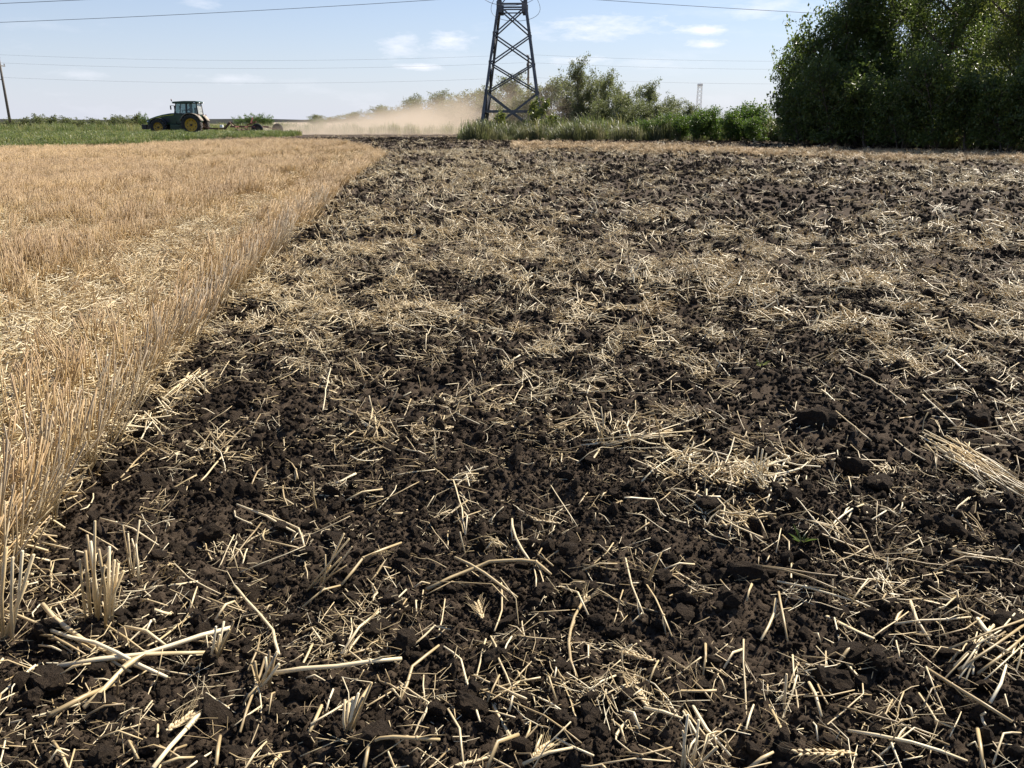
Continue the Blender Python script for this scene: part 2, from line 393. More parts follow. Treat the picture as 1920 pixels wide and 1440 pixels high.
M['pale_haze'] = mat_flat('pale_paint_and_haze', (.78, .79, .82), .7, 0, .1, 1)  # far mast's fading in haze is put into this pale colour; small fittings share it
M['wire'] = mat_flat('aluminium_wire', (.16, .17, .19), .5, .3, .1, 2)
M['wood'] = mat_flat('weathered_wood', (.12, .105, .09), .85, 0, .35, 5)
M['porcelain'] = mat_flat('porcelain', (.25, .22, .2), .25, 0, .1, 4)
M['green_paint'] = mat_flat('dusty_green_paint', (.014, .042, .018), .42, 0, .3, 2.5)
M['yellow'] = mat_flat('yellow_rim_paint', (.50, .29, .025), .5, 0, .25, 4)
M['yellow_line'] = mat_flat('yellow_stripe', (.55, .50, .05), .5, 0, .1, 4)
M['rubber'] = mat_flat('dusty_rubber', (.028, .026, .025), .85, 0, .4, 4)
M['rubber_dust'] = mat_flat('dust_caked_rubber', (.12, .10, .085), .9, 0, .6, 6)
M['black'] = mat_flat('black_plastic', (.02, .02, .022), .5, 0, .2, 4)
M['dusty_fender'] = mat_flat('dust_covered_panel', (.30, .25, .20), .8, 0, .3, 3)
M['red'] = mat_flat('faded_red_paint', (.17, .06, .045), .55, 0, .35, 3)
M['rust'] = mat_flat('rusty_steel', (.10, .055, .038), .8, .2, .4, 6)
M['cloth'] = mat_flat('dark_work_shirt', (.05, .06, .085), .9, 0, .2, 8)
M['skin'] = mat_flat('skin', (.36, .21, .14), .6, 0, .08, 8)
M['hair'] = mat_flat('dark_cap', (.03, .028, .026), .9, 0, .1, 8)
M['earth_far'] = mat_flat('far_dark_field', (.022, .024, .018), .95, 0, .3, .05)
gm, gt, gb = new_mat('cab_glass')
gb.inputs['Base Color'].default_value = (.75, .9, .88, 1); gb.inputs['Roughness'].default_value = .03; gb.inputs['IOR'].default_value = 1.45
_tr = gt.nodes.new('ShaderNodeBsdfTransparent'); _tr.inputs[0].default_value = (.36, .46, .47, 1)
_ms = gt.nodes.new('ShaderNodeMixShader'); _ms.inputs[0].default_value = .18
gt.links.new(_tr.outputs[0], _ms.inputs[1]); gt.links.new(gb.outputs[0], _ms.inputs[2]); gt.links.new(_ms.outputs[0], gt.nodes['Material Output'].inputs['Surface'])
M['glass'] = gm
dm, dt, db = new_mat('dusty_glass')
db.inputs['Base Color'].default_value = (.55, .53, .50, 1); db.inputs['Roughness'].default_value = .5
_tr = dt.nodes.new('ShaderNodeBsdfTransparent'); _ms = dt.nodes.new('ShaderNodeMixShader'); _ms.inputs[0].default_value = .5
_nz = W(dt, 'ShaderNodeTexNoise', Scale=5.0, Detail=4.0); dt.links.new(_nz.outputs['Fac'], _ms.inputs[0])
dt.links.new(_tr.outputs[0], _ms.inputs[1]); dt.links.new(db.outputs[0], _ms.inputs[2]); dt.links.new(_ms.outputs[0], dt.nodes['Material Output'].inputs['Surface'])
M['dusty_glass'] = dm

# ================================================================== GROUND (one sheet, to the horizon)
def build_ground():
    ang_f = np.linspace(-R(43), R(43), 960)
    ang_c = np.concatenate([np.linspace(-math.pi, -R(43), 40)[:-1], ang_f, np.linspace(R(43), math.pi, 40)[1:-1]])
    pys = np.linspace(1700, 236, 780)
    d_f = [at(960, p).y for p in pys]
    rings = np.concatenate([[.15, .4, .7], d_f, np.geomspace(d_f[-1], 9000, 22)[1:]])
    A, Rr = np.meshgrid(ang_c, rings)
    x = Rr * np.sin(A); y = Rr * np.cos(A)
    z = np.zeros_like(x)
    near = (Rr < 300)
    z[near] = soil_height(x[near], y[near])
    nr, nc = x.shape
    v = np.stack([x, y, z], -1).reshape(-1, 3)
    i = np.arange(nr - 1)[:, None] * nc; j = np.arange(nc)[None, :]; j2 = (j + 1) % nc
    q = np.stack([i + j, i + nc + j, i + nc + j2, i + j2], -1).reshape(-1, 4)[:, ::-1]
    vc = len(v); v = np.vstack([v, [[0, 0, 0]]])
    tri = np.stack([np.full(nc, vc), np.arange(nc), (np.arange(nc) + 1) % nc], -1)[:, ::-1]
    me = fast_mesh('ground', v, [q, tri], smooth=True)
    X, Y = v[:, 0], v[:, 1]; D = np.hypot(X, Y)
    st = in_stubble(X, Y); gr = in_green(X, Y)
    a = me.attributes.new('straw', 'FLOAT', 'POINT')
    cov = straw_cover(X, Y)
    sv = np.where(st, .42 + .3 * litter_lane(X, Y), cov * sstep(24, 60, D) * .52)
    a.data.foreach_set('value', np.where(D < 100, sv, 0).astype(np.float32))
    a = me.attributes.new('green', 'FLOAT', 'POINT')
    a.data.foreach_set('value', np.where(gr, .8, 0).astype(np.float32))
    a = me.attributes.new('far', 'FLOAT', 'POINT')
    fv = np.where((Y > 95) | ((Y > 90) & (X < -70)) | (Y < -5), .9, 0)
    verge = (Y > 63 - .9 * np.maximum(0, X - 17)) & (X > -4.6) & (Y < 78)
    fv = np.where(verge, .45, fv)
    a.data.foreach_set('value', fv.astype(np.float32))
    o = link('ground', me, M['ground'])
    tag(o, 'dark tilled soil of the field running to the horizon', 'ground', kind='structure')
build_ground()

# distant dark bank along the horizon
b = MB()
N = 60; prev = None
for i in range(N + 1):
    x = -900 + 1500 * i / N; y = 420 + 25 * math.sin(i * .7); h = 2.25 + .25 * math.sin(i * 1.3) + .12 * math.sin(i * 3.1)
    b.v += [(x, y - 8, -.3), (x, y, h), (x, y + 14, h * .9), (x, y + 22, -.3)]
    if i:
        k = i * 4
        for q in range(3): b.f.append((k - 4 + q, k + q, k + q + 1, k - 3 + q))
tag(b.build('far_bank', M['earth_far']), 'low dark bank along the horizon', 'bank', kind='structure')

# ================================================================== INSTANCE SCATTER
def scatter(name, pts, rots, scls, idx, protos, mat, label, cat):
    """one 'stuff' object: mesh points carrying rotation, scale and kind, instanced by geometry nodes"""
    cl = bpy.data.collections.new(name + '_pieces')
    for k, pm in enumerate(protos):
        if len(pm.materials) == 0: pm.materials.append(mat)
        po = bpy.data.objects.new('%s_piece_%02d' % (name, k), pm); cl.objects.link(po)
    n = len(pts)
    me = bpy.data.meshes.new(name); me.vertices.add(n); me.vertices.foreach_set('co', np.asarray(pts, np.float32).ravel())
    a = me.attributes.new('rot', 'FLOAT_VECTOR', 'POINT'); a.data.foreach_set('vector', np.asarray(rots, np.float32).ravel())
    a = me.attributes.new('scl', 'FLOAT_VECTOR', 'POINT'); a.data.foreach_set('vector', np.asarray(scls, np.float32).ravel())
    a = me.attributes.new('idx', 'INT', 'POINT'); a.data.foreach_set('value', np.asarray(idx, np.int32))
    me.materials.append(mat)
    o = link(name, me)
    ng = bpy.data.node_groups.new(name, 'GeometryNodeTree')
    ng.interface.new_socket('Geometry', in_out='INPUT', socket_type='NodeSocketGeometry')
    ng.interface.new_socket('Geometry', in_out='OUTPUT', socket_type='NodeSocketGeometry')
    gi = ng.nodes.new('NodeGroupInput'); go = ng.nodes.new('NodeGroupOutput')
    ci = ng.nodes.new('GeometryNodeCollectionInfo'); ci.inputs['Collection'].default_value = cl
    ci.inputs['Separate Children'].default_value = True; ci.inputs['Reset Children'].default_value = True
    ip = ng.nodes.new('GeometryNodeInstanceOnPoints'); ip.inputs['Pick Instance'].default_value = True
    def na(nm, ty):
        q = ng.nodes.new('GeometryNodeInputNamedAttribute'); q.data_type = ty; q.inputs['Name'].default_value = nm
        return [s for s in q.outputs if s.enabled and s.name == 'Attribute'][0]
    er = ng.nodes.new('FunctionNodeEulerToRotation')
    ng.links.new(na('rot', 'FLOAT_VECTOR'), er.inputs[0])
    ng.links.new(gi.outputs[0], ip.inputs['Points']); ng.links.new(ci.outputs[0], ip.inputs['Instance'])
    ng.links.new(na('idx', 'INT'), ip.inputs['Instance Index']); ng.links.new(er.outputs[0], ip.inputs['Rotation'])
    ng.links.new(na('scl', 'FLOAT_VECTOR'), ip.inputs['Scale']); ng.links.new(ip.outputs[0], go.inputs[0])
    md = o.modifiers.new('pieces', 'NODES'); md.node_group = ng
    tag(o, label, cat, kind='stuff')
    return o
def visible_points(n, d0, d1, margin=.09, power=1.0):
    """random points in the widened view wedge, uniform in area between two distances"""
    a = rng.uniform(-R(34.5) - margin, R(34.5) + margin, n)
    d = np.sqrt(rng.uniform(d0 ** 2, d1 ** 2, n))
    return d * np.sin(a) / 1.0, d * np.cos(a)

# ---- straw piece prototypes
def straw_shape(rs, length, rad, kinks=1, bend=.15, n=5, z0=0.0):
    pts = []; k = 2 + kinks
    p = Vector((-length / 2, 0, z0)); d = Vector((1, 0, 0)); pts.append(p.copy())
    segs = 3 + kinks
    for i in range(segs):
        p = p + d * (length / segs); pts.append(p.copy())
        s = bend if not (kinks and i == segs // 2) else bend * 4
        d = (d + Vector((0, rs.uniform(-s, s), rs.uniform(-s, s) * .5))).normalized()
    return pts, [rad * rs.uniform(.85, 1.1) for _ in pts]
rs = random.Random(3)
straw_protos = []
for k in range(18):
    b = MB()
    ln = [.03, .05, .07, .09, .12, .14, .16, .18, .2, .22, .25, .28, .32, .06, .1, .04, .13, .17][k]
    p_, r_ = straw_shape(rs, ln, rs.uniform(.0017, .0034) * (0.75 if ln < .08 else 1), kinks=rs.choice([0, 0, 1, 1]), bend=rs.uniform(.05, .25))
    if k % 5 == 4: b.tube(p_, [q * 1.9 for q in r_], 4, flat=.25)      # split, flattened sheath
    else: b.tube(p_, r_, 5)
    if k % 6 == 2:                                                     # frayed leaf blade
        q = Vector(p_[1]); b.tube([q, q + Vector((.03, .02, .012)), q + Vector((.06, .05, .004))], [.003, .0025, .0006], 3, flat=.3)
    straw_protos.append(b.mesh('straw_piece', True))
def clump_mesh(seed, n, rad, lmin, lmax, zt, r0=.0022, r1=.0036, sides=4, tilt=.22):
    q = random.Random(seed); b = MB()
    for i in range(n):
        L_ = q.uniform(lmin, lmax); p_, r_ = straw_shape(q, L_, q.uniform(r0, r1), q.choice([0, 1]), .15)
        p_ = [p_[0], p_[len(p_) // 2], p_[-1]]; r_ = r_[:3]
        mt = Matrix.Rotation(q.uniform(0, 6.283), 4, 'Z') @ Matrix.Rotation(q.gauss(0, tilt), 4, 'Y')
        aa = q.uniform(0, 6.283); rr = rad * math.sqrt(q.random())
        o_ = Vector((rr * math.cos(aa), rr * math.sin(aa), abs(q.gauss(0, zt))))
        b.tube([o_ + mt @ p for p in p_], r_, sides, cap=False)
    return b.mesh('straw_clump', True)
clump_small = [clump_mesh(50 + k, 9, .10, .04, .2, .018, tilt=.3) for k in range(6)]
clump_big = [clump_mesh(70 + k, 17, .32, .10, .32, .035, .006, .012, 3, tilt=.35) for k in range(6)]
clump_mid = [clump_mesh(130 + k, 7, .13, .07, .24, .02, .0032, .0062, 4, tilt=.4) for k in range(6)]
chaff = [clump_mesh(90 + k, 16, .07, .008, .035, .006, .0006, .0014, 3) for k in range(5)]
fibre = [clump_mesh(110 + k, 9, .06, .03, .09, .010, .0005, .0011, 3, tilt=.4) for k in range(4)]
def clod_mesh(seed, sub=2, rough=.28, flat=.7):
    import bmesh
    bm = bmesh.new(); bmesh.ops.create_icosphere(bm, subdivisions=sub, radius=1.0)
    q = random.Random(seed)
    planes = [(Vector((q.gauss(0, 1), q.gauss(0, 1), q.gauss(0, 1))).normalized(), q.uniform(.55, .85)) for _ in range(7)]
    ph = [q.uniform(0, 9) for _ in range(9)]
    for v in bm.verts:
        p = v.co.copy()
        for n_, d_ in planes:
            e = p.dot(n_) - d_
            if e > 0: p -= n_ * e * .85
        w = (math.sin(p.x * 5 + ph[0]) * math.sin(p.y * 5.3 + ph[1]) * math.sin(p.z * 4.7 + ph[2])) + .6 * math.sin(p.x * 11 + ph[3]) * math.sin(p.y * 12 + ph[4]) * math.sin(p.z * 10 + ph[5])
        p *= 1 + rough * .5 * w + q.uniform(-.06, .06)
        v.co = Vector((p.x * (1 + .2 * math.sin(ph[6])), p.y, p.z * flat))
    me = bpy.data.meshes.new('clod'); bm.to_mesh(me); bm.free()
    return me
clods = [clod_mesh(200 + k, 2) for k in range(8)]
clods_fine = [clod_mesh(300 + k, 3, .34) for k in range(10)]

def lay(x, y, zoff, tilt, n):
    return np.stack([rng.normal(0, tilt, n), rng.normal(0, tilt, n), rng.uniform(0, 6.2832, n)], -1)

# crumbs and clods (stuff)
def soil_scatter():
    P_, S_, = [], []
    for n, d0, d1, s0, s1, pw in [(90000, 1.35, 3.6, .0022, .010, 2.4), (60000, 3.4, 7.5, .004, .020, 2.2), (40000, 7, 13, .008, .03, 2.4), (14000, 1.35, 8, .010, .034, 2.6), (34000, 10, 28, .016, .06, 2.0), (42000, 22, 76, .028, .09, 1.7)]:
        x, y = visible_points(n, d0, d1)
        keep = ~in_stubble(x, y) & (rng.random(n) < .25 + 1.1 * fbm(x * 1.7, y * 1.7, 2, 140)); x, y = x[keep], y[keep]
        s = s0 + (s1 - s0) * rng.random(len(x)) ** pw
        P_.append(np.stack([x, y, soil_height(x, y) + s * .25], -1)); S_.append(s)
    P_ = np.concatenate(P_); S_ = np.concatenate(S_); n = len(P_)
    scatter('soil_crumbs', P_, rng.uniform(0, 6.28, (n, 3)), np.stack([S_ * rng.uniform(.8, 1.3, n), S_, S_ * rng.uniform(.7, 1, n)], -1), rng.integers(0, len(clods), n), clods, M['soil'],
            'crumbs and small lumps of dark tilled soil', 'soil')
soil_scatter()
# loose straw on the tilled soil (stuff)
def straw_scatter():
    X, Y, Z, RO, SC, ID = [], [], [], [], [], []
    protos = straw_protos + clump_small + clump_big + chaff + fibre + clump_mid
    o_s, o_cs, o_cb, o_ch, o_fi = 0, len(straw_protos), len(straw_protos) + 6, len(straw_protos) + 12, len(straw_protos) + 17
    def put(n, d0, d1, i0, i1, thr, gain, tilt, smin, smax, zoff, upright=0.0):
        x, y = visible_points(n, d0, d1)
        cv = straw_cover(x, y)
        k = (~in_stubble(x, y)) & (rng.random(n) < np.clip((cv - thr) * gain, 0, 1)) & ~((y > 61 - .3 * np.maximum(0, x - 17)) & (x > -4.5)) & (y < 88)
        x, y = x[k], y[k]; m = len(x)
        ro = lay(x, y, 0, tilt, m); up = rng.random(m) < upright
        ro[up, 1] = rng.uniform(-1.5, -.6, up.sum())
        X.append(x); Y.append(y); Z.append(soil_height(x, y) + zoff); RO.append(ro)
        s = rng.uniform(smin, smax, m); SC.append(np.stack([s, s, s], -1)); ID.append(rng.integers(i0, i1, m))
    o_cm = o_fi + 4
    put(2500, 1.35, 4.2, o_s, o_cs, -.12, 1.3, .24, .5, 1.1, .008, .10)
    put(5400, 3.8, 8.5, o_s, o_cs, -.08, 1.4, .3, .65, 1.2, .012, .12)
    put(7500, 7.0, 14, o_s, o_cs, -.05, 1.3, .45, .9, 1.3, .015, .2)
    put(6500, 1.35, 10, o_ch, o_fi, -.1, 1.2, .15, .7, 1.4, .006)
    put(4800, 1.35, 10, o_fi, o_fi + 4, -.05, 1.2, .25, .7, 1.5, .008)
    put(2300, 2.5, 7, o_cs, o_cb, .36, 2.6, .3, .7, 1.1, .014)
    put(3800, 5.0, 11, o_cs, o_cb, .36, 2.8, .4, .7, 1.1, .015)
    put(2600, 6, 13, o_cm, o_cm + 6, .30, 2.6, .45, .7, 1.1, .02)
    put(6200, 10, 24, o_cm, o_cm + 6, .33, 2.8, .55, .8, 1.4, .02)
    put(5500, 12, 30, o_s, o_cs, .0, 1.2, .6, 1.3, 2.0, .02, .3)
    put(7500, 20, 42, o_cb, o_ch, .28, 2.4, .4, .4, .75, .03)
    put(8000, 36, 84, o_cb, o_ch, .24, 1.8, .4, .45, .9, .03)
    X, Y, Z = map(np.concatenate, (X, Y, Z))
    scatter('loose_straw', np.stack([X, Y, Z], -1), np.concatenate(RO), np.concatenate(SC), np.concatenate(ID), protos, M['straw'],
            'scattered broken straw covering the tilled soil', 'straw')
straw_scatter()
# ---- standing stubble
def stubble_mesh(seed, n, rad, h0, h1, lean, r0=.0016, r1=.0028, sides=4):
    q = random.Random(seed); b = MB()
    for i in range(n):
        a = q.uniform(0, 6.28); rr = rad * math.sqrt(q.random()); h = q.uniform(h0, h1) * (1 if q.random() > .12 else .6)
        o_ = Vector((rr * math.cos(a), rr * math.sin(a), -.02)); lx, ly = q.gauss(0, lean), q.gauss(0, lean)
        m = o_ + Vector((lx * h * .45, ly * h * .45, h * .5)); e = o_ + Vector((lx * h, ly * h, h)) + Vector((q.gauss(0, .006), q.gauss(0, .006), 0))
        r_ = q.uniform(r0, r1)
        b.tube([o_, m, e], [r_ * 1.1, r_, r_ * .85], sides)
        if q.random() < .35:
            l0 = o_.lerp(e, q.uniform(.25, .7)); dd = Vector((q.gauss(0, .05), q.gauss(0, .05), q.uniform(-.05, .03)))
            b.tube([l0, l0 + dd * .6 + Vector((0, 0, .02)), l0 + dd * 1.5], [r_ * 1.3, r_ * 1.2, .0004], 3, flat=.3, cap=False)
    return b.mesh('stubble', True)
stub_near = [stubble_mesh(400 + k, 7, .04, .16, .33, .12, .002, .0038) for k in range(8)]
stub_far = [stubble_mesh(440 + k, 24, .16, .18, .33, .14, .0028, .0042, 3) for k in range(6)]
def stubble_scatter():
    X, Y, RO, SC, ID = [], [], [], [], []
    def rows(y0, y1, step_row, step_al, i0, i1, s0, s1, lane_keep, maxrow):
        ys = np.arange(y0, y1, step_al); ks = np.arange(0, maxrow)
        Yg, K = np.meshgrid(ys, ks)
        Yg = Yg + rng.normal(0, step_al * .4, Yg.shape); Xg = edge_x(np.minimum(Yg, YC)) - .06 - K * step_row + rng.normal(0, .018 + step_row * .04, Yg.shape)
        x, y = Xg.ravel(), Yg.ravel()
        vis = (np.abs(x) < (y + .6) * .72 + .7) & in_stubble(x, y)
        ln = litter_lane(x, y)
        vis &= rng.random(len(x)) < (1 - (1 - lane_keep) * np.clip(ln, 0, 1)) * np.clip(1.9 * fbm(x * 1.5, y * 1.1, 3, 160) - .15, .15, 1)
        x, y = x[vis], y[vis]; m = len(x)
        off = np.clip(1 - (edge_x(np.minimum(y, YC)) - x) / .7, 0, 1)
        wob = (fbm(x * .9, y * .9, 2, 170) - .5)
        trample = np.clip(litter_lane(x, y), 0, 1)
        lx = rng.normal(.10, .10, m) + .24 * off + wob * .5 + trample * rng.normal(0, .6, m)      # towards +x
        ly = rng.normal(.10, .10, m) + .12 * off + wob * .3 + trample * rng.normal(0, .6, m)
        RO.append(np.stack([-ly, lx, rng.uniform(-.4, .4, m)], -1))
        s = rng.uniform(s0, s1, m) * (.8 + .4 * fbm(x * .6, y * .6, 2, 180)); SC.append(np.stack([s * 1.0, s, s], -1)); ID.append(rng.integers(i0, i1, m)); X.append(x); Y.append(y)
    rows(-.3, 11, .15, .055, 0, 8, .85, 1.12, .03, 66)
    rows(11, 26, .16, .11, 0, 8, .9, 1.15, .25, 130)
    rows(11, 62, .30, .30, 8, 14, .85, 1.1, .35, 190)
    n = 17000; x = rng.uniform(0, 25, n); y = 47 - 1.05 * (x - 4.2) + rng.normal(0, 4.2, n)
    k = (rng.random(n) < .05 + 2.2 * (fbm(x * .8, y * .8, 3, 190) - .38)) & (y > 27) & (y < 61 - .9 * np.maximum(0, x - 15)); x, y = x[k], y[k]; m = len(x)
    X.append(x); Y.append(y); RO.append(np.stack([rng.normal(0, .5, m), rng.normal(0, .5, m), rng.uniform(0, 6, m)], -1)); s = rng.uniform(.35, .7, m); SC.append(np.stack([s * 1.5, s * 1.5, s], -1)); ID.append(rng.integers(8, 14, m))
    X, Y = np.concatenate(X), np.concatenate(Y)
    scatter('standing_stubble', np.stack([X, Y, soil_height(X, Y, False)], -1), np.concatenate(RO), np.concatenate(SC), np.concatenate(ID), stub_near + stub_far, M['stubble'],
            'dry golden stubble standing in drilled rows', 'stubble')
    # straw litter lying between the rows
    X, Y, SC, ID, RO = [], [], [], [], []
    for n, d0, d1, i0, i1, base in [(14000, 1.5, 6, 0, 6, .3), (14000, 6, 16, 0, 6, .3), (7000, 14, 45, 6, 12, .25)]:
        a = rng.uniform(-R(40), R(5), n); d = np.sqrt(rng.uniform(d0 ** 2, d1 ** 2, n)); x, y = d * np.sin(a), d * np.cos(a)
        k = in_stubble(x, y) & (rng.random(n) < base + .95 * litter_lane(x, y)); x, y = x[k], y[k]; m = len(x)
        X.append(x); Y.append(y); RO.append(lay(x, y, 0, .2, m)); s = rng.uniform(.8, 1.3, m); SC.append(np.stack([s, s, s], -1)); ID.append(rng.integers(i0, i1, m))
    X, Y = np.concatenate(X), np.concatenate(Y)
    scatter('straw_litter', np.stack([X, Y, soil_height(X, Y, False) + .02 + rng.random(len(X)) * .02], -1), np.concatenate(RO), np.concatenate(SC), np.concatenate(ID), clump_small + clump_mid, M['straw_far'],
            'bright chopped straw lying between the stubble rows', 'straw')
stubble_scatter()

# ---- grasses, crop and weeds
def tuft_mesh(seed, n, rad, h0, h1, w, droop=.5, lean=.25, broad=False):
    q = random.Random(seed); b = MB()
    for i in range(n):
        a = q.uniform(0, 6.28); rr = rad * math.sqrt(q.random()); h = q.uniform(h0, h1); o_ = Vector((rr * math.cos(a), rr * math.sin(a), 0))
        d = q.uniform(0, 6.28); l = q.gauss(0, lean) * h; s_ = Vector((math.cos(d), math.sin(d), 0)); t_ = Vector((-s_.y, s_.x, 0))
        pts = [o_, o_ + s_ * l * .3 + Vector((0, 0, h * .5)), o_ + s_ * l * (.7 + droop * .4) + Vector((0, 0, h * .9)), o_ + s_ * l * (1 + droop) + Vector((0, 0, h * (1 - .12 * droop)))]
        ws = [w * .6, w, w * .7, w * .1]
        base = len(b.v)
        for p, ww in zip(pts, ws): b.v += [tuple(p - t_ * ww), tuple(p + t_ * ww)]
        for k in range(3): b.f.append((base + 2 * k, base + 2 * k + 1, base + 2 * k + 3, base + 2 * k + 2))
        if broad:
            for _ in range(4):
                c = o_ + Vector((0, 0, h * q.uniform(.3, 1))) + s_ * l * q.uniform(.2, 1); u = Vector((q.gauss(0, 1), q.gauss(0, 1), q.gauss(0, .5))).normalized(); v = u.orthogonal().normalized(); L_ = w * q.uniform(2.5, 5)
                base = len(b.v); b.v += [tuple(c), tuple(c + u * L_ * .5 + v * L_ * .25), tuple(c + u * L_), tuple(c + u * L_ * .5 - v * L_ * .25)]; b.f.append((base, base + 1, base + 2, base + 3))
    return b.mesh('tuft', True)
grass_t = [tuft_mesh(500 + k, 26, .28, .5, 1.0, .011, .6, .3) for k in range(5)]
weed_t = [tuft_mesh(520 + k, 22, .22, .45, .95, .010, .3, .22, True) for k in range(5)]
crop_t = [tuft_mesh(540 + k, 30, .24, .22, .46, .012, .6, .35, True) for k in range(5)]
def area_scatter(name, n, fx, mask, protos, mat, s0, s1, label, cat, lean=(0, 0)):
    x, y = fx(n); k = mask(x, y); x, y = x[k], y[k]; m = len(x)
    s = rng.uniform(s0, s1, m) * np.clip(2.6 * (fbm(x * .7, y * .5, 3, 222) - .5) + 1.0, .35, 1.6)
    if 'verge' in name: s = s * (.3 + .7 * sstep(-4.7, -2.2, x))
    scatter(name, np.stack([x, y, np.full(m, -.02)], -1), np.stack([rng.normal(lean[1], .08, m), rng.normal(lean[0], .08, m), rng.uniform(0, 6.28, m)], -1), np.stack([s, s, s], -1), rng.integers(0, len(protos), m), protos, mat, label, cat)
area_scatter('green_crop', 60000, lambda n: (rng.uniform(-75, -14, n), rng.uniform(38, 86, n)),
             lambda x, y: in_green(x, y) & (x > -.72 * y) & (rng.random(len(x)) < .4 + .9 * fbm(x * .3, y * .3, 2, 210)), crop_t, M['crop'], .6, .95, 'low green crop growing between stubble and tractor', 'crop')
def verge_mask(x, y):
    fr = np.interp(x, [-5, -3.5, 17, 20, 30], [66, 63.5, 61, 51, 34])
    return (y > fr + 2.6 * (fbm(x * .6, y * .2, 3, 12) - .5)) & (y < fr + 14) & (x > -4.9 + 2.2 * fbm(y * .9, x * .9, 3, 15))
area_scatter('verge_grass', 16000, lambda n: (rng.uniform(-5, 33, n), rng.uniform(33, 80, n)), verge_mask, grass_t, M['grass'], .75, 1.25, 'long green grass along the field margin', 'grass', (-.06, 0))
area_scatter('margin_weeds', 9000, lambda n: (rng.uniform(-5, 33, n), rng.uniform(33, 84, n)), lambda x, y: verge_mask(x, y - 1.0) & (rng.random(len(x)) < .15 + .9 * sstep(-2, 12, x)), weed_t, M['crop'], .9, 1.6, 'leafy green weeds along the field margin', 'weeds')
area_scatter('roadside_weeds', 9000, lambda n: (rng.uniform(-95, 0, n), rng.uniform(94, 124, n)), lambda x, y: (x > -.72 * y) & (rng.random(len(x)) < .8), weed_t, M['weed'], .6, 1.0, 'grey green weeds on the strip behind the tractor', 'weeds')

# ================================================================== TREES AND SHRUBS
def plant_skeleton(seed, h, spread, stems=1, first=.12, up=.55, nlimb=14, sub=5):
    """returns limb tubes and twig points: trunk > limbs > twigs"""
    q = random.Random(seed); tubes = []; twigs = []
    for s in range(stems):
        a0 = q.uniform(0, 6.28); base = Vector((0, 0, -.1)) if stems == 1 else Vector((math.cos(a0), math.sin(a0), 0)) * q.uniform(.1, .3) * spread * .5 + Vector((0, 0, -.1))
        tilt = Vector((q.gauss(0, .08), q.gauss(0, .08), 1)) if stems == 1 else Vector((math.cos(a0) * q.uniform(.1, .5), math.sin(a0) * q.uniform(.1, .5), 1))
        hh = h * (q.uniform(.93, 1) if stems == 1 else q.uniform(.7, 1)); tr = hh * (.02 if stems == 1 else .012)
        pts = [base]; d = tilt.normalized()
        for i in range(7):
            pts.append(pts[-1] + d * hh / 7); d = (d + Vector((q.gauss(0, .1), q.gauss(0, .1), .12))).normalized()
        tubes.append((pts, [tr * (1.15 - i / 7.2) for i in range(8)]))
        for k in range(nlimb):
            f = first + (1 - first) * (k + q.random()) / nlimb
            i = min(int(f * 7), 6); p0 = pts[i].lerp(pts[i + 1], f * 7 - i)
            a = k * 2.4 + q.uniform(-.5, .5)
            prof = math.sin(math.pi * (.18 + .72 * f)) ** .8
            L_ = spread * prof * q.uniform(.65, 1.1)
            d = Vector((math.cos(a), math.sin(a), up * q.uniform(.4, 1.5) + .5 * f)).normalized()
            lp = [p0]
            for j in range(4):
                lp.append(lp[-1] + d * L_ / 4); d = (d + Vector((q.gauss(0, .18), q.gauss(0, .18), q.gauss(.06, .12)))).normalized()
            tubes.append((lp, [tr * .45 * (1.05 - j / 4.3) for j in range(5)]))
            for m in range(sub):
                g = .2 + .8 * (m + q.random()) / sub; j = min(int(g * 4), 3); t0 = lp[j].lerp(lp[j + 1], g * 4 - j)
                td = Vector((q.gauss(0, 1), q.gauss(0, 1), q.gauss(.35, .7))).normalized(); tl = spread * q.uniform(.14, .36)
                tp = [t0, t0 + td * tl * .5, t0 + td * tl + Vector((0, 0, q.uniform(-.1, .12) * tl))]
                tubes.append((tp, [tr * .14, tr * .1, tr * .04])); twigs.append(tp)
            twigs.append(lp[2:])
        twigs.append(pts[4:])
        twigs.append(pts[6:])
    return tubes, twigs
def leaves_mesh(name, seed, twigs, n, size, scat, mat, stretch=2.0, zmin=.15):
    g = np.random.default_rng(seed)
    seg = []
    for t in twigs:
        for a, b_ in zip(t[:-1], t[1:]): seg.append((tuple(a), tuple(b_)))
    seg = np.array(seg); ln = np.linalg.norm(seg[:, 1] - seg[:, 0], axis=1)
    # leaves gather in clusters on the twigs, so gaps stay between them
    nc = max(40, n // 14); ci = g.choice(len(seg), nc, p=ln / ln.sum()); cu = g.random(nc)[:, None]
    cc = seg[ci, 0] * (1 - cu) + seg[ci, 1] * cu + g.normal(0, scat, (nc, 3))
    k = g.integers(0, nc, n); c = cc[k] + g.normal(0, scat * .55, (n, 3)); crn = g.random(nc)[k]
    c[:, 2] = np.maximum(c[:, 2], zmin + g.random(n) * .3)
    u = g.normal(0, 1, (n, 3)); u[:, 2] -= .3; u /= np.linalg.norm(u, axis=1)[:, None]
    w = np.cross(u, g.normal(0, 1, (n, 3)) + np.array([0, 0, .8])); w /= np.linalg.norm(w, axis=1)[:, None] + 1e-9
    s = size * g.uniform(.6, 1.3, (n, 1)); nr = np.cross(u, w)
    v = np.stack([c - u * s * .5, c + w * s * .5 / stretch + nr * s * .07, c + u * s * .5, c - w * s * .5 / stretch + nr * s * .07], 1).reshape(-1, 3)
    f = np.arange(n * 4).reshape(-1, 4)
    me = fast_mesh(name, v, f, False)
    a = me.attributes.new('rnd', 'FLOAT', 'FACE'); a.data.foreach_set('value', np.clip(.5 * g.random(n) + .5 * crn, 0, 1).astype(np.float32))
    me.materials.append(mat); return me
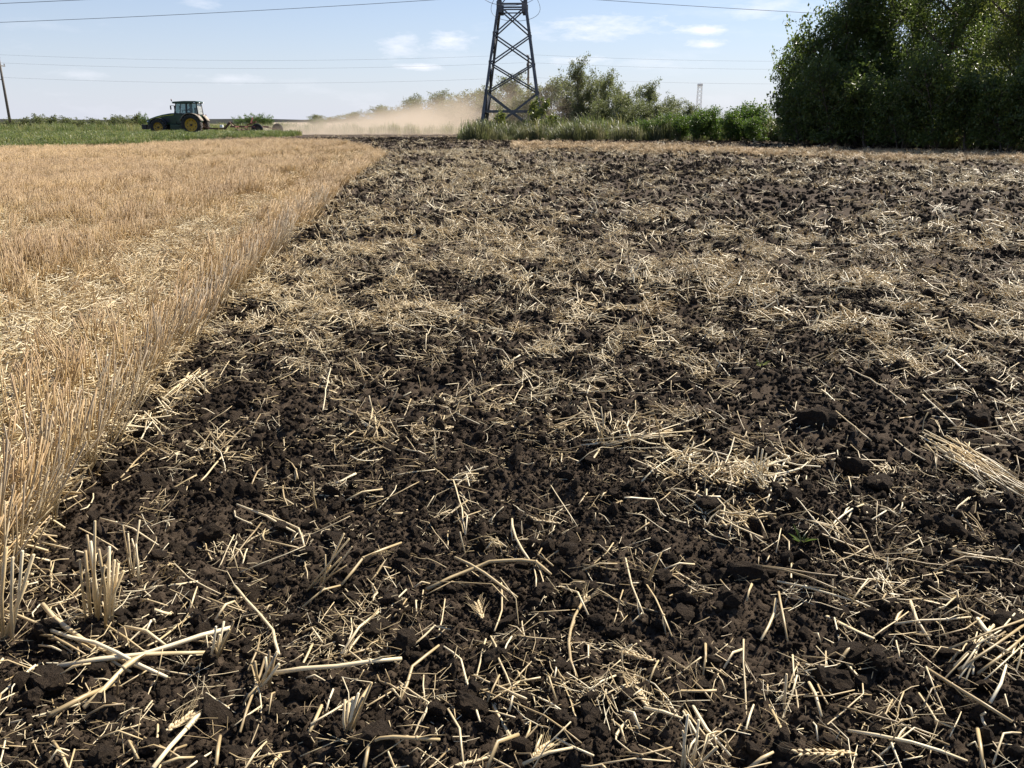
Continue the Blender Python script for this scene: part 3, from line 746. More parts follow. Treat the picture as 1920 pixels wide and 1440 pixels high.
def plant(name, seed, h, spread, n, size, mat, stems=1, scat=.22, nlimb=14, sub=5, first=.12, up=.55, stretch=2.0):
    tubes, twigs = plant_skeleton(seed, h, spread, stems, first, up, nlimb, sub)
    b = MB()
    for p, r_ in tubes: b.tube(p, [max(.004, q) for q in r_], 5, cap=False)
    tm = b.mesh('trunk', True); tm.materials.append(M['bark'])
    lm = leaves_mesh('crown', seed, twigs, n, size, scat, mat, stretch)
    return tm, lm
def place_plant(name, meshes, loc, rz=0, sc=(1, 1, 1), label='', cat='tree', group=None, parts=('trunk', 'crown')):
    o = empty(name, loc, rz); o.scale = sc
    for nm, me in zip(parts, meshes): link(nm, me, parent=o)
    return tag(o, label, cat, group)

ORD = ['first', 'second', 'third', 'fourth', 'fifth', 'sixth', 'seventh', 'eighth', 'ninth', 'tenth', 'eleventh', 'twelfth', 'thirteenth', 'fourteenth', 'fifteenth', 'sixteenth', 'seventeenth', 'eighteenth', 'nineteenth', 'twentieth'] + ['twenty-' + q for q in ('first', 'second', 'third', 'fourth', 'fifth', 'sixth', 'seventh')]
def ordinals(keys, reverse=False):      # rank of every entry when counted along the row
    idx = sorted(range(len(keys)), key=lambda i: keys[i], reverse=reverse); r_ = [0] * len(keys)
    for k, i in enumerate(idx): r_[i] = k
    return [ORD[k] for k in r_]
# big trees on the right margin
big = [  # px, distance, height, spread, leaves, material, label
    (1612, 52, 10.6, 3.6, 32000, 'leaf_dark', 'tall dark broadleaf tree at the open end of the wood beside the weedy margin'),
    (1572, 51.5, 8.6, 3.1, 24000, 'leaf_dark', 'shorter loose crowned tree at the ragged open corner of the wood'),
    (1685, 54, 12.0, 4.2, 28000, 'leaf_dark', 'tall dark broadleaf tree with a forked top inside the wood'),
    (1745, 48, 11.0, 3.9, 26000, 'leaf_dark', 'dense dark tree in the middle of the wood by the field'),
    (1870, 44, 10.2, 3.9, 44000, 'leaf_olive', 'lighter olive green feathery tree in the wood'),
    (1985, 41, 10.5, 4.0, 34000, 'leaf_olive', 'olive green tree where the wood leaves the picture edge'),
    (1905, 56, 12.5, 4.8, 40000, 'leaf_dark', 'broad dark tree filling the back of the wood behind the olive trees'),
    (1800, 58, 13.0, 4.8, 40000, 'leaf_dark', 'tallest dark tree standing back behind the olive green tree'),
]
for i, (px, d, h, sp, n, mt, lb) in enumerate(big):
    ms = plant('tree', 900 + i, h, sp, n, .17 if mt == 'leaf_dark' else .15, M[mt], 1, .30, 22, 7, .06, .5, 2.0 if mt == 'leaf_dark' else 3.0)
    place_plant('tree', ms, (gx(px, d), d, 0), i * 1.3, (1, 1, 1), lb, 'tree', 'big trees at the field edge')
under = [plant('shrub', 940 + i, 3.4, 1.9, 9000, .15, M['leaf_dark'], 5, .2, 9, 5, .1, .5) for i in range(3)]
US = [(1492, 53.5, .95), (1505, 50, 1.0), (1560, 47.5, 1.05), (1625, 45.5, 1.05), (1690, 43.5, 1.0), (1750, 42, 1.05), (1815, 40.5, 1.0), (1885, 39, 1.0), (1512, 54, 1.25), (1610, 50, 1.5), (1950, 38, 1.1), (1556, 51, 1.55)]
uo = ordinals([u[0] for u in US])
for i, (px, d, sc) in enumerate(US):
    place_plant('shrub', under[i % 3], (gx(px, d), d, 0), i * 2.1, (sc, sc, sc * (1 + .1 * (i % 3))), 'dark shaded shrub at the foot of the wood, %s from the bright green bushes' % uo[i], 'shrub', 'shrubs under the big trees', ('stems', 'crown'))
# bright weedy bushes left of the wood
brm = [plant('bush', 960 + i, 2.0, 1.15, 4200, .13, M['leaf_bright'], 6, .16, 8, 4, .05, .9) for i in range(3)]
BB = [(1425, 60, 202), (1395, 61, 200), (1365, 60, 205), (1335, 61.5, 205), (1305, 61, 212), (1275, 62.5, 216), (1412, 57, 222), (1240, 63.5, 218), (1205, 64, 224)]
bo = ordinals([q[0] for q in BB], True)
for i, (px, d, ty) in enumerate(BB):
    s = top_z(ty, d) / 2.0
    place_plant('bush', brm[i % 3], (gx(px, d), d, 0), i * 1.9, (max(.9, s), max(.9, s), s), 'bright green bush on the margin, %s from the dark wood' % bo[i], 'bush', 'bright bushes on the margin', ('stems', 'crown'))
# grey-green shelterbelt behind the pylon, trailing off into the distance
belt = [plant('belt', 980 + i, 5.0, 2.0, 5200, .20, M['leaf_grey'], (4, 1, 5, 2)[i], .26, (8, 18, 8, 12)[i], 5, .08, .8, 2.4) for i in range(4)]
SB = [(1178, 78, 163, 26), (1218, 76, 172, 26), (1255, 74, 186, 22), (1142, 86, 146, 26), (1118, 94, 138, 24), (1085, 92, 132, 24), (1062, 90, 146, 36), (1030, 97, 160, 36), (995, 100, 170, 36), (962, 104, 158, 34),
                                     (930, 108, 170, 34), (895, 114, 172, 32), (862, 122, 178, 30), (828, 130, 184, 28), (795, 140, 190, 26), (770, 148, 184, 20), (742, 160, 200, 24), (712, 175, 206, 24), (680, 195, 211, 22), (650, 220, 215, 22), (620, 250, 218, 20), (592, 280, 219, 18), (1200, 72, 195, 26), (1145, 80, 178, 26), (1105, 84, 175, 24), (1060, 82, 196, 30), (1010, 86, 200, 30), (1085, 80, 200, 26), (950, 96, 196, 30), (905, 104, 198, 30), (870, 112, 202, 28), (835, 120, 205, 26), (1120, 79, 192, 26), (1165, 72, 196, 26), (1195, 70, 202, 24), (1235, 70, 200, 24), (1265, 69, 205, 22), (1292, 68, 208, 20), (1318, 67, 212, 20), (1090, 78, 203, 24), (812, 130, 208, 24), (788, 138, 208, 24), (762, 150, 209, 22), (733, 162, 211, 22), (848, 124, 203, 24)]
SB = [(a, max(d, 94 + (a % 7)) if 961 <= a < 1110 else d, t, h) for a, d, t, h in SB]
sl_ = [i for i, q in enumerate(SB) if q[0] < 961]; sr_ = [i for i, q in enumerate(SB) if q[0] >= 961]; so = {}
for i, w_ in zip(sl_, ordinals([SB[i][0] for i in sl_], True)): so[i] = w_ + ' from the pylon towards the tractor'
for i, w_ in zip(sr_, ordinals([SB[i][0] for i in sr_])): so[i] = w_ + ' from the pylon towards the dark wood'
for i, (px, d, ty, hw) in enumerate(SB):
    h = top_z(ty, d) + .2; w = hw / F * d
    place_plant('shelterbelt_tree', belt[i % 4], (gx(px, d), d, 0), i * 1.7, (w / 1.7, w / 1.7, h / 5.0), 'grey green shelterbelt tree, %s' % so[i], 'tree', 'shelterbelt trees behind the pylon')
lb_ = [plant('roadside', 1010 + i, 1.5, .9, 1500, .13, M['leaf_grey'], 5, .13, 6, 4, .05, .8) for i in range(3)]
for i in range(19):
    px = -30 + i * 17 + random.uniform(-5, 5); d = 121 + random.uniform(-3, 4); s = random.uniform(.85, 1.15) * (1.35 if i in (7, 8, 14, 17) else 1)
    place_plant('roadside_bush', lb_[i % 3], (gx(px, d), d, 0), i * 2.0, (1.6, 1.6, s * 1.08), 'low grey green hedge bush behind the crop, %s ahead of the tractor' % ORD[18 - i], 'bush', 'bushes along the far track', ('stems', 'crown'))
yb = [plant('yb', 1030 + i, 2.0, 1.2, 1600, .14, M['leaf_bright'], 5, .16, 7, 4, .05, .9) for i in range(1)]
for i, (px, ty, hw) in enumerate([(448, 219, 11), (468, 216, 11), (482, 214, 12), (497, 215, 12), (508, 219, 9), (272, 214, 8), (590, 221, 9), (605, 222, 9)]):
    d = 118; h = top_z(ty, d); w = hw / F * d
    place_plant('leafy_bush', yb[0], (gx(px, d), d, 0), i * 1.1, (w / .9, w / .9, h / 2.0), 'small yellow green bush beyond the harrow, %s from the tractor' % ORD[i] if i < 5 else ('small bush just ahead of the tractor bonnet' if i == 5 else 'small bush showing through the dust, %s beyond the harrow' % ORD[i - 6]), 'bush', 'yellow green bushes behind the harrow' if i < 5 else ('bushes in the dust' if i > 5 else None), ('stems', 'crown'))
# saplings at the pylon feet
sp_ = plant('sapling', 1050, 2.6, .75, 1300, .19, M['leaf_olive'], 2, .14, 10, 4, .1, .9, 1.8)
for px, d, h, w, lb in [(1005, 70.5, 2.9, 1.0, 'leafy sapling against the right rear leg of the pylon'), (935, 69.5, 1.9, 1.0, 'small sapling under the pylon braces'), (1035, 69, 1.7, .9, 'low sapling just outside the pylon right leg')]:
    place_plant('sapling', sp_, (gx(px, d), d, 0), px, (w, w, h / 2.6), lb, 'sapling')

# ================================================================== LATTICE PYLON
PY = 75.0
def tz(py): return top_z(py, PY)
pyl = empty('lattice_pylon', (gx(961, PY), PY, 0), R(-3.0))
tag(pyl, 'tall grey steel lattice pylon standing in long grass', 'pylon')
hw_at = lambda z: np.interp(z, [0, tz(12), 26], [2.76, 1.22, .55])
def corner(sx, sy, z):
    w = float(hw_at(z)); return Vector((sx * w, sy * w, z))
levels = [0.0, tz(174), tz(120), tz(67), tz(12), 13.2, 15.8, 18.4, 21.0, 23.5, 26.0]
for sx in (-1, 1):
    for sy in (-1, 1):
        b = MB()
        for z0, z1 in zip(levels[:-1], levels[1:]):
            w = .24 if z0 < 3 else (.21 if z0 < 9 else .16)
            b.angle(corner(sx, sy, z0), corner(sx, sy, z1), w, .028, (-sx, 0, 0), (0, -sy, 0))
        b.build('leg', M['steel'], pyl)
def face_pts(f, z, side):               # face 0 front(-y) 1 back 2 left 3 right
    s = -1 if side == 0 else 1
    return [corner(s, -1, z), corner(s, 1, z), corner(-1, s, z), corner(1, s, z)][f]
nrm = [Vector((0, 1, 0)), Vector((0, -1, 0)), Vector((1, 0, 0)), Vector((-1, 0, 0))]
for f in range(4):
    for li, (z0, z1) in enumerate(zip(levels[:-1], levels[1:])):
        w = .17 if li == 0 else (.115 if li < 4 else .085)
        for k in range(2):
            a = face_pts(f, z0, k); c = face_pts(f, z1, 1 - k); off = nrm[f] * (.03 + .035 * k)
            t = (c - a).normalized(); u = nrm[f].cross(t).normalized()
            MB().angle(a + off, c + off, w, .016, u, nrm[f]).build('brace', M['steel'], pyl)
    zc = (levels[1]) * .5 + .12
    for zz, w in ((tz(211), .17), (levels[4], .14), (levels[4] - .42, .10), (levels[7], .09), (levels[9], .09)):
        a, c = face_pts(f, zz, 0), face_pts(f, zz, 1)
        MB().angle(a + nrm[f] * .1, c + nrm[f] * .1, w, .016, (0, 0, 1), nrm[f]).build('horizontal', M['steel'], pyl)
    for zz, s in ((levels[4] - .15, .75), (levels[3], .36), (levels[2], .30), (levels[1], .34)):
        for k in range(2):
            p = face_pts(f, zz, k); q = face_pts(f, zz, 1 - k); t = (q - p).normalized()
            c = p + t * (s * .28) - nrm[f] * .012
            rot = Matrix((t, nrm[f].cross(t) if False else Vector((0, 0, 1)).cross(t), (0, 0, 1))).transposed()
            MB().box(c, (s * .6, .014, s * 1.1), rot).build('gusset', M['steel'], pyl)
# plan bracing and cross-arms (arms point towards and away from the field)
for za, la in ((12.3, 5.2), (17.8, 4.4), (22.2, 3.2)):
    for sy in (-1, 1):
        b = MB(); w = float(hw_at(za)); tip = Vector((0, sy * la, za + .15))
        for sx in (-1, 1):
            b.bar((sx * w, sy * w, za), tip, .10); b.bar((sx * w, sy * w, za + 1.2), tip + Vector((0, 0, .05)), .08)
            for k in range(1, 4):
                f_ = k / 4; p0 = Vector((sx * w, sy * w, za)).lerp(tip, f_); p1 = Vector((sx * w, sy * w, za + 1.2)).lerp(tip, f_)
                b.bar(p0, p1, .05)
        b.build('cross_arm', M['steel'], pyl)
        for sx in (-1, 1):
            ins = MB(); a = tip + Vector((sx * .1, 0, -.05)); e = tip + Vector((sx * 1.7, 0, -.45))
            n_ = 12
            ins.tube([a.lerp(e, i / n_ / 2) if False else a.lerp(e, i / (2 * n_)) for i in range(2 * n_ + 1)], [.03 if i % 2 else .125 for i in range(2 * n_ + 1)], 8)
            ins.build('insulator', M['porcelain'], pyl)
MB().tube([(0, 0, 25.9), (0, 0, 28)], .05).build('peak', M['steel'], pyl)

# conductors (line runs left-right past the pylon)
bpy.context.view_layer.update()
PM = pyl.matrix_world.copy()
def wire(name, a, b_, sag, rad, label, cat='power line', n=60, mat='wire'):
    a, b_ = Vector(a), Vector(b_); m = MB()
    m.tube([a.lerp(b_, i / n) - Vector((0, 0, 4 * sag * (i / n) * (1 - i / n))) for i in range(n + 1)], rad, 5)
    o = m.build(name, M[mat], smooth=True); tag(o, label, cat); return o
for za, la, nm in ((12.3, 5.2, 'lowest'), (17.8, 4.4, 'middle'), (22.2, 3.2, 'upper')):
    for sy, side in ((-1, 'near'), (1, 'far')):
        l_ = PM @ Vector((-1.7, sy * la, za - .3)); r_ = PM @ Vector((1.7, sy * la, za - .3))
        sag = 3.0
        wire('conductor', l_, (l_.x - 190, l_.y - 2, l_.z - .4), sag, .021, 'high voltage wire running left from the %s arm on the %s side of the pylon' % (nm, side))
        wire('conductor', r_, (r_.x + 190, r_.y + 6, l_.z + .2), sag, .021, 'high voltage wire running right from the %s arm on the %s side of the pylon' % (nm, side))
        m = MB(); pts = []
        for i in range(25):
            t = i / 24; p = l_.lerp(r_, t); ex_ = math.sin((t - .5) * 3.1416)
            p = Vector((l_.lerp(r_, .5).x + ex_ * 1.75 * (1 + .9 * math.sin(t * math.pi)), p.y, p.z - 2.1 * max(0.0, math.cos((t - .5) * 3.1416)) ** .9)); pts.append(p)
        m.tube(pts, .02, 5); tag(m.build('jumper_loop', M['wire'], smooth=True), 'slack jumper wire looping under the %s arm on the %s side of the pylon' % (nm, side), 'power line')

# ================================================================== WOODEN POLE LINE BEHIND
PD = 118.0
def wood_pole(px, label, lean=0.0):
    x = gx(px, PD); o = empty('utility_pole', (x, PD, 0)); o.rotation_euler = (0, lean, 0)
    tag(o, label, 'pole', 'poles of the small power line')
    MB().tube([(0, 0, -.4), (0, 0, 5), (0, 0, 9.7)], [.19, .165, .13], 10).build('shaft', M['wood'], o, True)
    for z, l in ((9.5, .55), (8.45, 1.4)):
        MB().box((-.17, 0, z), (.11, l * 2, .12)).build('cross_arm', M['wood'], o)
        for s in (-1, 1):
            MB().lathe([(.0, -.02), (.03, 0), (.03, .08), (.075, .1), (.08, .16), (.05, .2), (.065, .24), (0, .27)], 10, 'Z', (-.17, s * (l - .1), z + .06)).build('insulator', M['porcelain'], o, True)
    MB().box((-.17, -.3, 6.7), (.09, .8, .10)).build('cross_arm', M['wood'], o)
    MB().tube([(-.17, -.62, 6.75), (-.17, -.62, 6.95)], [.05, .03], 8).build('insulator', M['porcelain'], o, True)
    return x
xa = wood_pole(22, 'dark wooden utility pole standing behind the green crop, beyond the tractor bonnet')
xb = wood_pole(990, 'dark wooden utility pole seen through the steel pylon')
xc = xb + (xb - xa)
wood_pole(960 + xc / (PD * math.cos(PITCH) + H * math.sin(PITCH)) * F, 'wooden utility pole behind the dark wood')
for dy, z, nm in ((-.45, 9.8, 'top'), (-1.3, 8.75, 'middle'), (-.62, 6.95, 'lowest')):
    for x0_, x1_, sg, lb in ((xa, xb, .75, 'between pole and pylon'), (xb, xc, .85, 'from pylon to dark wood'), (xa, xa - 69, .75, 'beyond the last pole')):
        wire('overhead_wire', (x0_ - .17, PD + dy, z), (x1_ - .17, PD + dy, z), sg, .0085, '%s wire of the small pole line, %s' % (nm, lb))

# ================================================================== FAR MAST
MD = 620.0
mx_ = gx(1308, MD); mh = top_z(157, MD)
mast = empty('lattice_mast', (mx_, MD, 0)); tag(mast, 'pale far off lattice mast with a box platform on top', 'mast')
s = 1.3
for sx in (-1, 1):
    for sy in (-1, 1): MB().bar((sx * 1.75, sy * 1.75, -.5), (sx * s, sy * s, mh - 1), .26).build('leg', M['pale_haze'], mast)
for k in range(9):
    z0, z1 = mh * k / 9.3, mh * (k + 1) / 9.3
    w0 = 1.75 + (s - 1.75) * z0 / mh; w1 = 1.75 + (s - 1.75) * z1 / mh
    for sy in (-1, 1):
        MB().bar((-w0, sy * w0, z0), (w1, sy * w1, z1), .14).build('brace', M['pale_haze'], mast); MB().bar((w0, sy * w0, z0), (-w1, sy * w1, z1), .14).build('brace', M['pale_haze'], mast)
        MB().bar((sy * w0, -w0, z0), (sy * w1, w1, z1), .14).build('brace', M['pale_haze'], mast)
MB().box((0, 0, mh - .8), (3.2, 3.2, 1.7)).build('platform', M['pale_haze'], mast, bevel=.1)
MB().tube([(0, 0, mh), (0, 0, mh + 1.2)], .08).build('antenna', M['pale_haze'], mast)

# ================================================================== TRACTOR
TD = 87.0
tr = empty('tractor', (gx(369, TD), TD, 0), math.pi)      # local x = forward (left in the picture), local y = towards the camera side
tag(tr, 'dark green farm tractor with yellow wheel rims pulling a harrow', 'tractor')
def wheel(name, c, r_, w, rim, out, tread_n, parent):
    wt = empty_part = MB()
    wt.lathe([(rim * .98, -w / 2 * .72), (rim * 1.05, -w / 2 * .9), (r_ * .90, -w / 2), (r_ * .965, -w / 2 * .9), (r_ * .975, 0), (r_ * .965, w / 2 * .9), (r_ * .90, w / 2), (rim * 1.05, w / 2 * .9), (rim * .98, w / 2 * .72)], 36)
    o = MB(); hub = link(name, wt.mesh('tyre_body', True), M['rubber'], parent, c)
    t = MB()
    for k in range(tread_n):
        for s_ in (-1, 1):
            a = 2 * math.pi * (k + (.5 if s_ > 0 else 0)) / tread_n
            rot = Matrix.Rotation(-a, 3, 'Y') @ Matrix.Rotation(s_ * R(38), 3, 'X').to_3x3()
            rot = Matrix.Rotation(-a, 3, 'Y')
            p0 = rot @ Vector((r_ * .985, s_ * w * .03, 0)); p1 = rot @ Vector((r_ * .965, s_ * w * .50, -.18 * r_))
            t.bar(p0, p1, .06, .07, upv=tuple(rot @ Vector((1, 0, 0))))
    t.build('tread', M['rubber_dust'], hub)
    d = MB(); e = w / 2
    for s_ in (-1, 1):
        d.lathe([(rim, s_ * e * .72), (rim * .93, s_ * e * .74), (rim * .88, s_ * e * .45), (rim * .5, s_ * e * .28), (rim * .42, s_ * e * .35), (rim * .3, s_ * e * .36), (.001, s_ * e * .36)], 30)
    d.build('rim', M['yellow'], hub, True)
    h_ = MB()
    for s_ in (-1, 1):
        h_.lathe([(rim * .17, s_ * e * .3), (rim * .17, s_ * e * .62), (rim * .12, s_ * e * .66), (.001, s_ * e * .66)], 14)
        for k in range(8):
            a = k * math.pi / 4; h_.tube([(rim * .32 * math.cos(a), s_ * e * .3, rim * .32 * math.sin(a)), (rim * .32 * math.cos(a), s_ * e * .44, rim * .32 * math.sin(a))], .025, 6)
    h_.build('hub', M['black'], hub)
    sl = MB()
    for k in range(8):
        a = (k + .5) * math.pi / 4
        for s_ in (-1, 1): sl.lathe([(.055, s_ * e * .42), (.001, s_ * e * .425)], 8, 'Y', (rim * .68 * math.cos(a), 0, rim * .68 * math.sin(a)))
    sl.build('rim_slot', M['black'], hub)
    return hub
RW, FW = .98, .76
for s_ in (1, -1):
    wheel('rear_wheel', (0, s_ * 1.02, RW), RW, .66, .63, s_, 20, tr)
    wheel('front_wheel', (3.05, s_ * .98, FW), FW, .50, .46, s_, 18, tr)
# bonnet
hood = MB(); secs = [(1.35, .48, 1.10, 2.14), (2.0, .48, 1.02, 2.10), (2.8, .46, .98, 1.98), (3.5, .43, .95, 1.80), (4.05, .40, .95, 1.60), (4.3, .34, .98, 1.44)]
for x, hw_, z0, z1 in secs:
    hood.v += [(x, -hw_, z0), (x, -hw_ * 1.03, z1 - .25), (x, -hw_ * .82, z1 - .05), (x, -hw_ * .4, z1), (x, hw_ * .4, z1), (x, hw_ * .82, z1 - .05), (x, hw_ * 1.03, z1 - .25), (x, hw_, z0)]
for i in range(len(secs) - 1):
    for k in range(8): hood.f.append((i * 8 + k, i * 8 + (k + 1) % 8, i * 8 + 8 + (k + 1) % 8, i * 8 + 8 + k))
n_ = len(secs); hood.f.append(tuple(range(7, -1, -1))); hood.f.append(tuple((n_ - 1) * 8 + k for k in range(8)))
ho = hood.build('bonnet', M['green_paint'], tr, False, .02)
for s_ in (-1, 1):
    st_ = MB(); P0 = [(1.5, 1.93), (2.8, 1.80), (4.0, 1.43)]
    for (xa_, za_), (xb_, zb_) in zip(P0[:-1], P0[1:]):
        st_.add([(xa_, s_ * .50, za_), (xb_, s_ * (.483 if xb_ < 3 else .42), zb_), (xb_, s_ * (.483 if xb_ < 3 else .42), zb_ + .05), (xa_, s_ * .50, za_ + .07)], [(0, 1, 2, 3)])
    st_.build('stripe', M['yellow_line'], ho)
    MB().box((4.22, s_ * .27, 1.30), (.2, .16, .12)).build('headlight', M['pale_haze'], ho, bevel=.02)
    MB().box((2.6, s_ * .50, 1.42), (1.1, .03, .42)).build('side_grille', M['black'], ho, bevel=.01)
MB().box((4.31, 0, 1.15), (.06, .5, .34)).build('grille', M['black'], ho, bevel=.01)
MB().tube([(1.75, -.56, 1.6), (1.75, -.56, 2.5), (1.78, -.56, 2.85)], [.075, .075, .06], 10).build('exhaust', M['black'], tr, True)
# chassis
MB().prism([(-.55, .62), (1.4, .62), (2.2, .56), (4.2, .62), (4.2, 1.0), (1.2, 1.16), (-.55, 1.30)], -.30, .30).build('chassis', M['black'], tr, bevel=.03)
MB().box((3.05, 0, FW), (.34, 1.6, .24)).build('front_axle', M['green_paint'], tr, bevel=.03)
MB().tube([(0, -1.0, RW), (0, 1.0, RW)], .17, 14).build('rear_axle', M['green_paint'], tr, True)
wf = MB().box((4.62, 0, .78), (.5, .9, .46))
wf.build('front_weights', M['black'], tr, bevel=.04)
for s_ in (-1, 1):
    MB().box((1.35, s_ * .62, .78), (1.15, .46, .55)).build('fuel_tank' if s_ > 0 else 'tool_box', M['green_paint'], tr, bevel=.06)
    for k in range(3): MB().box((1.15 - .07 * k, s_ * .88, .55 + .27 * k), (.36, .18, .035)).build('step', M['black'], tr)
    # front mudguard
    mg = MB(); n2 = 12
    for k in range(n2 + 1):
        a = R(8 + 150 * k / n2); r2 = FW + .10
        for yy in (.74, 1.22): mg.v.append((3.05 - r2 * math.cos(a) * 1.0, s_ * yy, FW + r2 * math.sin(a)))
    for k in range(n2): mg.f.append((2 * k, 2 * k + 1, 2 * k + 3, 2 * k + 2))
    g_ = mg.build('front_mudguard', M['black'], tr, True); g_.modifiers.new('thick', 'SOLIDIFY').thickness = .03
    rg = MB()
    for k in range(n2 + 1):
        a = R(20 + 138 * k / n2); r2 = RW + .10
        for yy in (.55, 1.36): rg.v.append((r2 * math.cos(R(180) - a) * -1 if False else -r2 * math.cos(a) * 1.02 + 0.02, s_ * yy, RW + r2 * math.sin(a) * 1.02))
    for k in range(n2): rg.f.append((2 * k, 2 * k + 1, 2 * k + 3, 2 * k + 2))
    g_ = rg.build('rear_mudguard', M['dusty_fender'], tr, True); g_.modifiers.new('thick', 'SOLIDIFY').thickness = .04
    MB().box((-.78, s_ * 1.0, 1.93), (.06, .22, .10)).build('tail_light', M['red'], tr, bevel=.01)
# cab
cz0, cz1 = 1.32, 3.02
cabb = MB().prism([(1.28, 1.12), (1.36, 2.12), (.62, 2.08), (.45, 1.95), (-.55, 1.95), (-.62, 1.25), (-.2, 1.12)], -.66, .66)
cabb.build('cab_body', M['green_paint'], tr, bevel=.03)
pil = [((1.33, 2.08), (1.16, cz1), .09), ((.42, 1.95), (.36, cz1), .14), ((-.62, 1.92), (-.52, cz1), .11)]
for s_ in (-1, 1):
    for (x0, z0), (x1, z1), w in pil:
        MB().bar((x0, s_ * .70, z0), (x1, s_ * .66, z1), w, .08, (0, 1, 0)).build('cab_pillar', M['black'], tr, bevel=.015)
    MB().bar((1.33, s_ * .70, 2.08), (-.62, s_ * .70, 1.96), .06, .09).build('cab_sill', M['black'], tr)
    MB().add([(1.24, s_ * .685, 2.14), (.46, s_ * .685, 2.02), (.42, s_ * .66, cz1 - .04), (1.10, s_ * .66, cz1 - .04)], [(0, 1, 2, 3)]).build('door_glass', M['glass'], tr)
    MB().add([(.34, s_ * .685, 2.02), (-.55, s_ * .685, 2.0), (-.47, s_ * .66, cz1 - .04), (.30, s_ * .66, cz1 - .04)], [(0, 1, 2, 3)]).build('side_glass', M['glass'], tr)
    MB().bar((1.18, s_ * .7, 2.75), (1.42, s_ * 1.12, 2.84), .035).build('mirror_arm', M['black'], tr)
    MB().box((1.46, s_ * 1.16, 2.62), (.07, .22, .40)).build('mirror', M['black'], tr, bevel=.02)
MB().add([(1.33, -.62, 2.14), (1.33, .62, 2.14), (1.17, .60, cz1 - .04), (1.17, -.60, cz1 - .04)], [(0, 1, 2, 3)]).build('windscreen', M['glass'], tr)
MB().add([(-.64, -.62, 1.98), (-.64, .62, 1.98), (-.54, .60, cz1 - .04), (-.54, -.60, cz1 - .04)], [(0, 1, 2, 3)]).build('rear_window', M['dusty_glass'], tr)
roof = MB().prism([(1.42, 3.03), (1.46, 3.10), (1.30, 3.20), (.5, 3.26), (-.5, 3.25), (-.78, 3.17), (-.80, 3.08), (-.55, 3.01), (1.2, 2.99)], -.80, .80)
ro_ = roof.build('cab_roof', M['green_paint'], tr, bevel=.04)
for s_ in (-1, 1):
    MB().box((-.80, s_ * .55, 3.10), (.08, .22, .10)).build('work_light', M['pale_haze'], ro_, bevel=.01)
    MB().box((-.40, s_ * .815, 3.10), (.16, .03, .07)).build('work_light', M['pale_haze'], ro_)
    MB().box((1.44, s_ * .5, 3.06), (.06, .22, .08)).build('work_light', M['pale_haze'], ro_)
MB().tube([(1.38, .72, 3.12), (1.46, .74, 3.24), (1.47, .74, 3.26), (1.49, .74, 3.44)], [.02, .02, .06, .05], 8).build('beacon', M['red'], ro_, True)
# seat and controls
MB().box((.12, 0, 1.98), (.5, .5, .14)).build('seat', M['black'], tr, bevel=.04)
MB().box((-.16, 0, 2.32), (.12, .46, .62)).build('seat_back', M['black'], tr, bevel=.04)
MB().lathe([(.20, -.015), (.215, 0), (.20, .015), (.185, 0), (.20, -.015)], 20, 'Z', (.86, 0, 2.38)).tube([(.86, 0, 2.38), (1.02, 0, 2.05)], .03, 8).build('steering_wheel', M['black'], tr, True)
# linkage at the back
for s_ in (-1, 1):
    MB().bar((-.6, s_ * .30, .78), (-1.45, s_ * .42, .66), .10).build('lift_arm', M['rust'], tr)
    MB().bar((-.6, s_ * .34, 1.25), (-1.15, s_ * .40, .72), .05).build('lift_rod', M['rust'], tr)
MB().box((-1.25, 0, .62), (.5, .22, .10)).build('drawbar_hitch', M['rust'], tr)
# long bonnet and deep cab: stretch the body along its length, wheels keep their shape
def stretch(x): return float(np.interp(x, [-9, 0, 1.4, 3.05, 4.3, 9], [-9, 0, 1.80, 3.36, 4.72, 9.42]))
def stretch_obj(o):
    if o.name.startswith(('rear_wheel', 'rear_mud')): return
    if o.name.startswith('front_wheel'): o.location.x = 3.36; return
    if o.name.startswith('front_mud'): o.location.x = .31; return
    if o.type == 'MESH':
        for v in o.data.vertices: v.co.x = stretch(v.co.x)
    for c in o.children: stretch_obj(c)
for c in list(tr.children): stretch_obj(c)
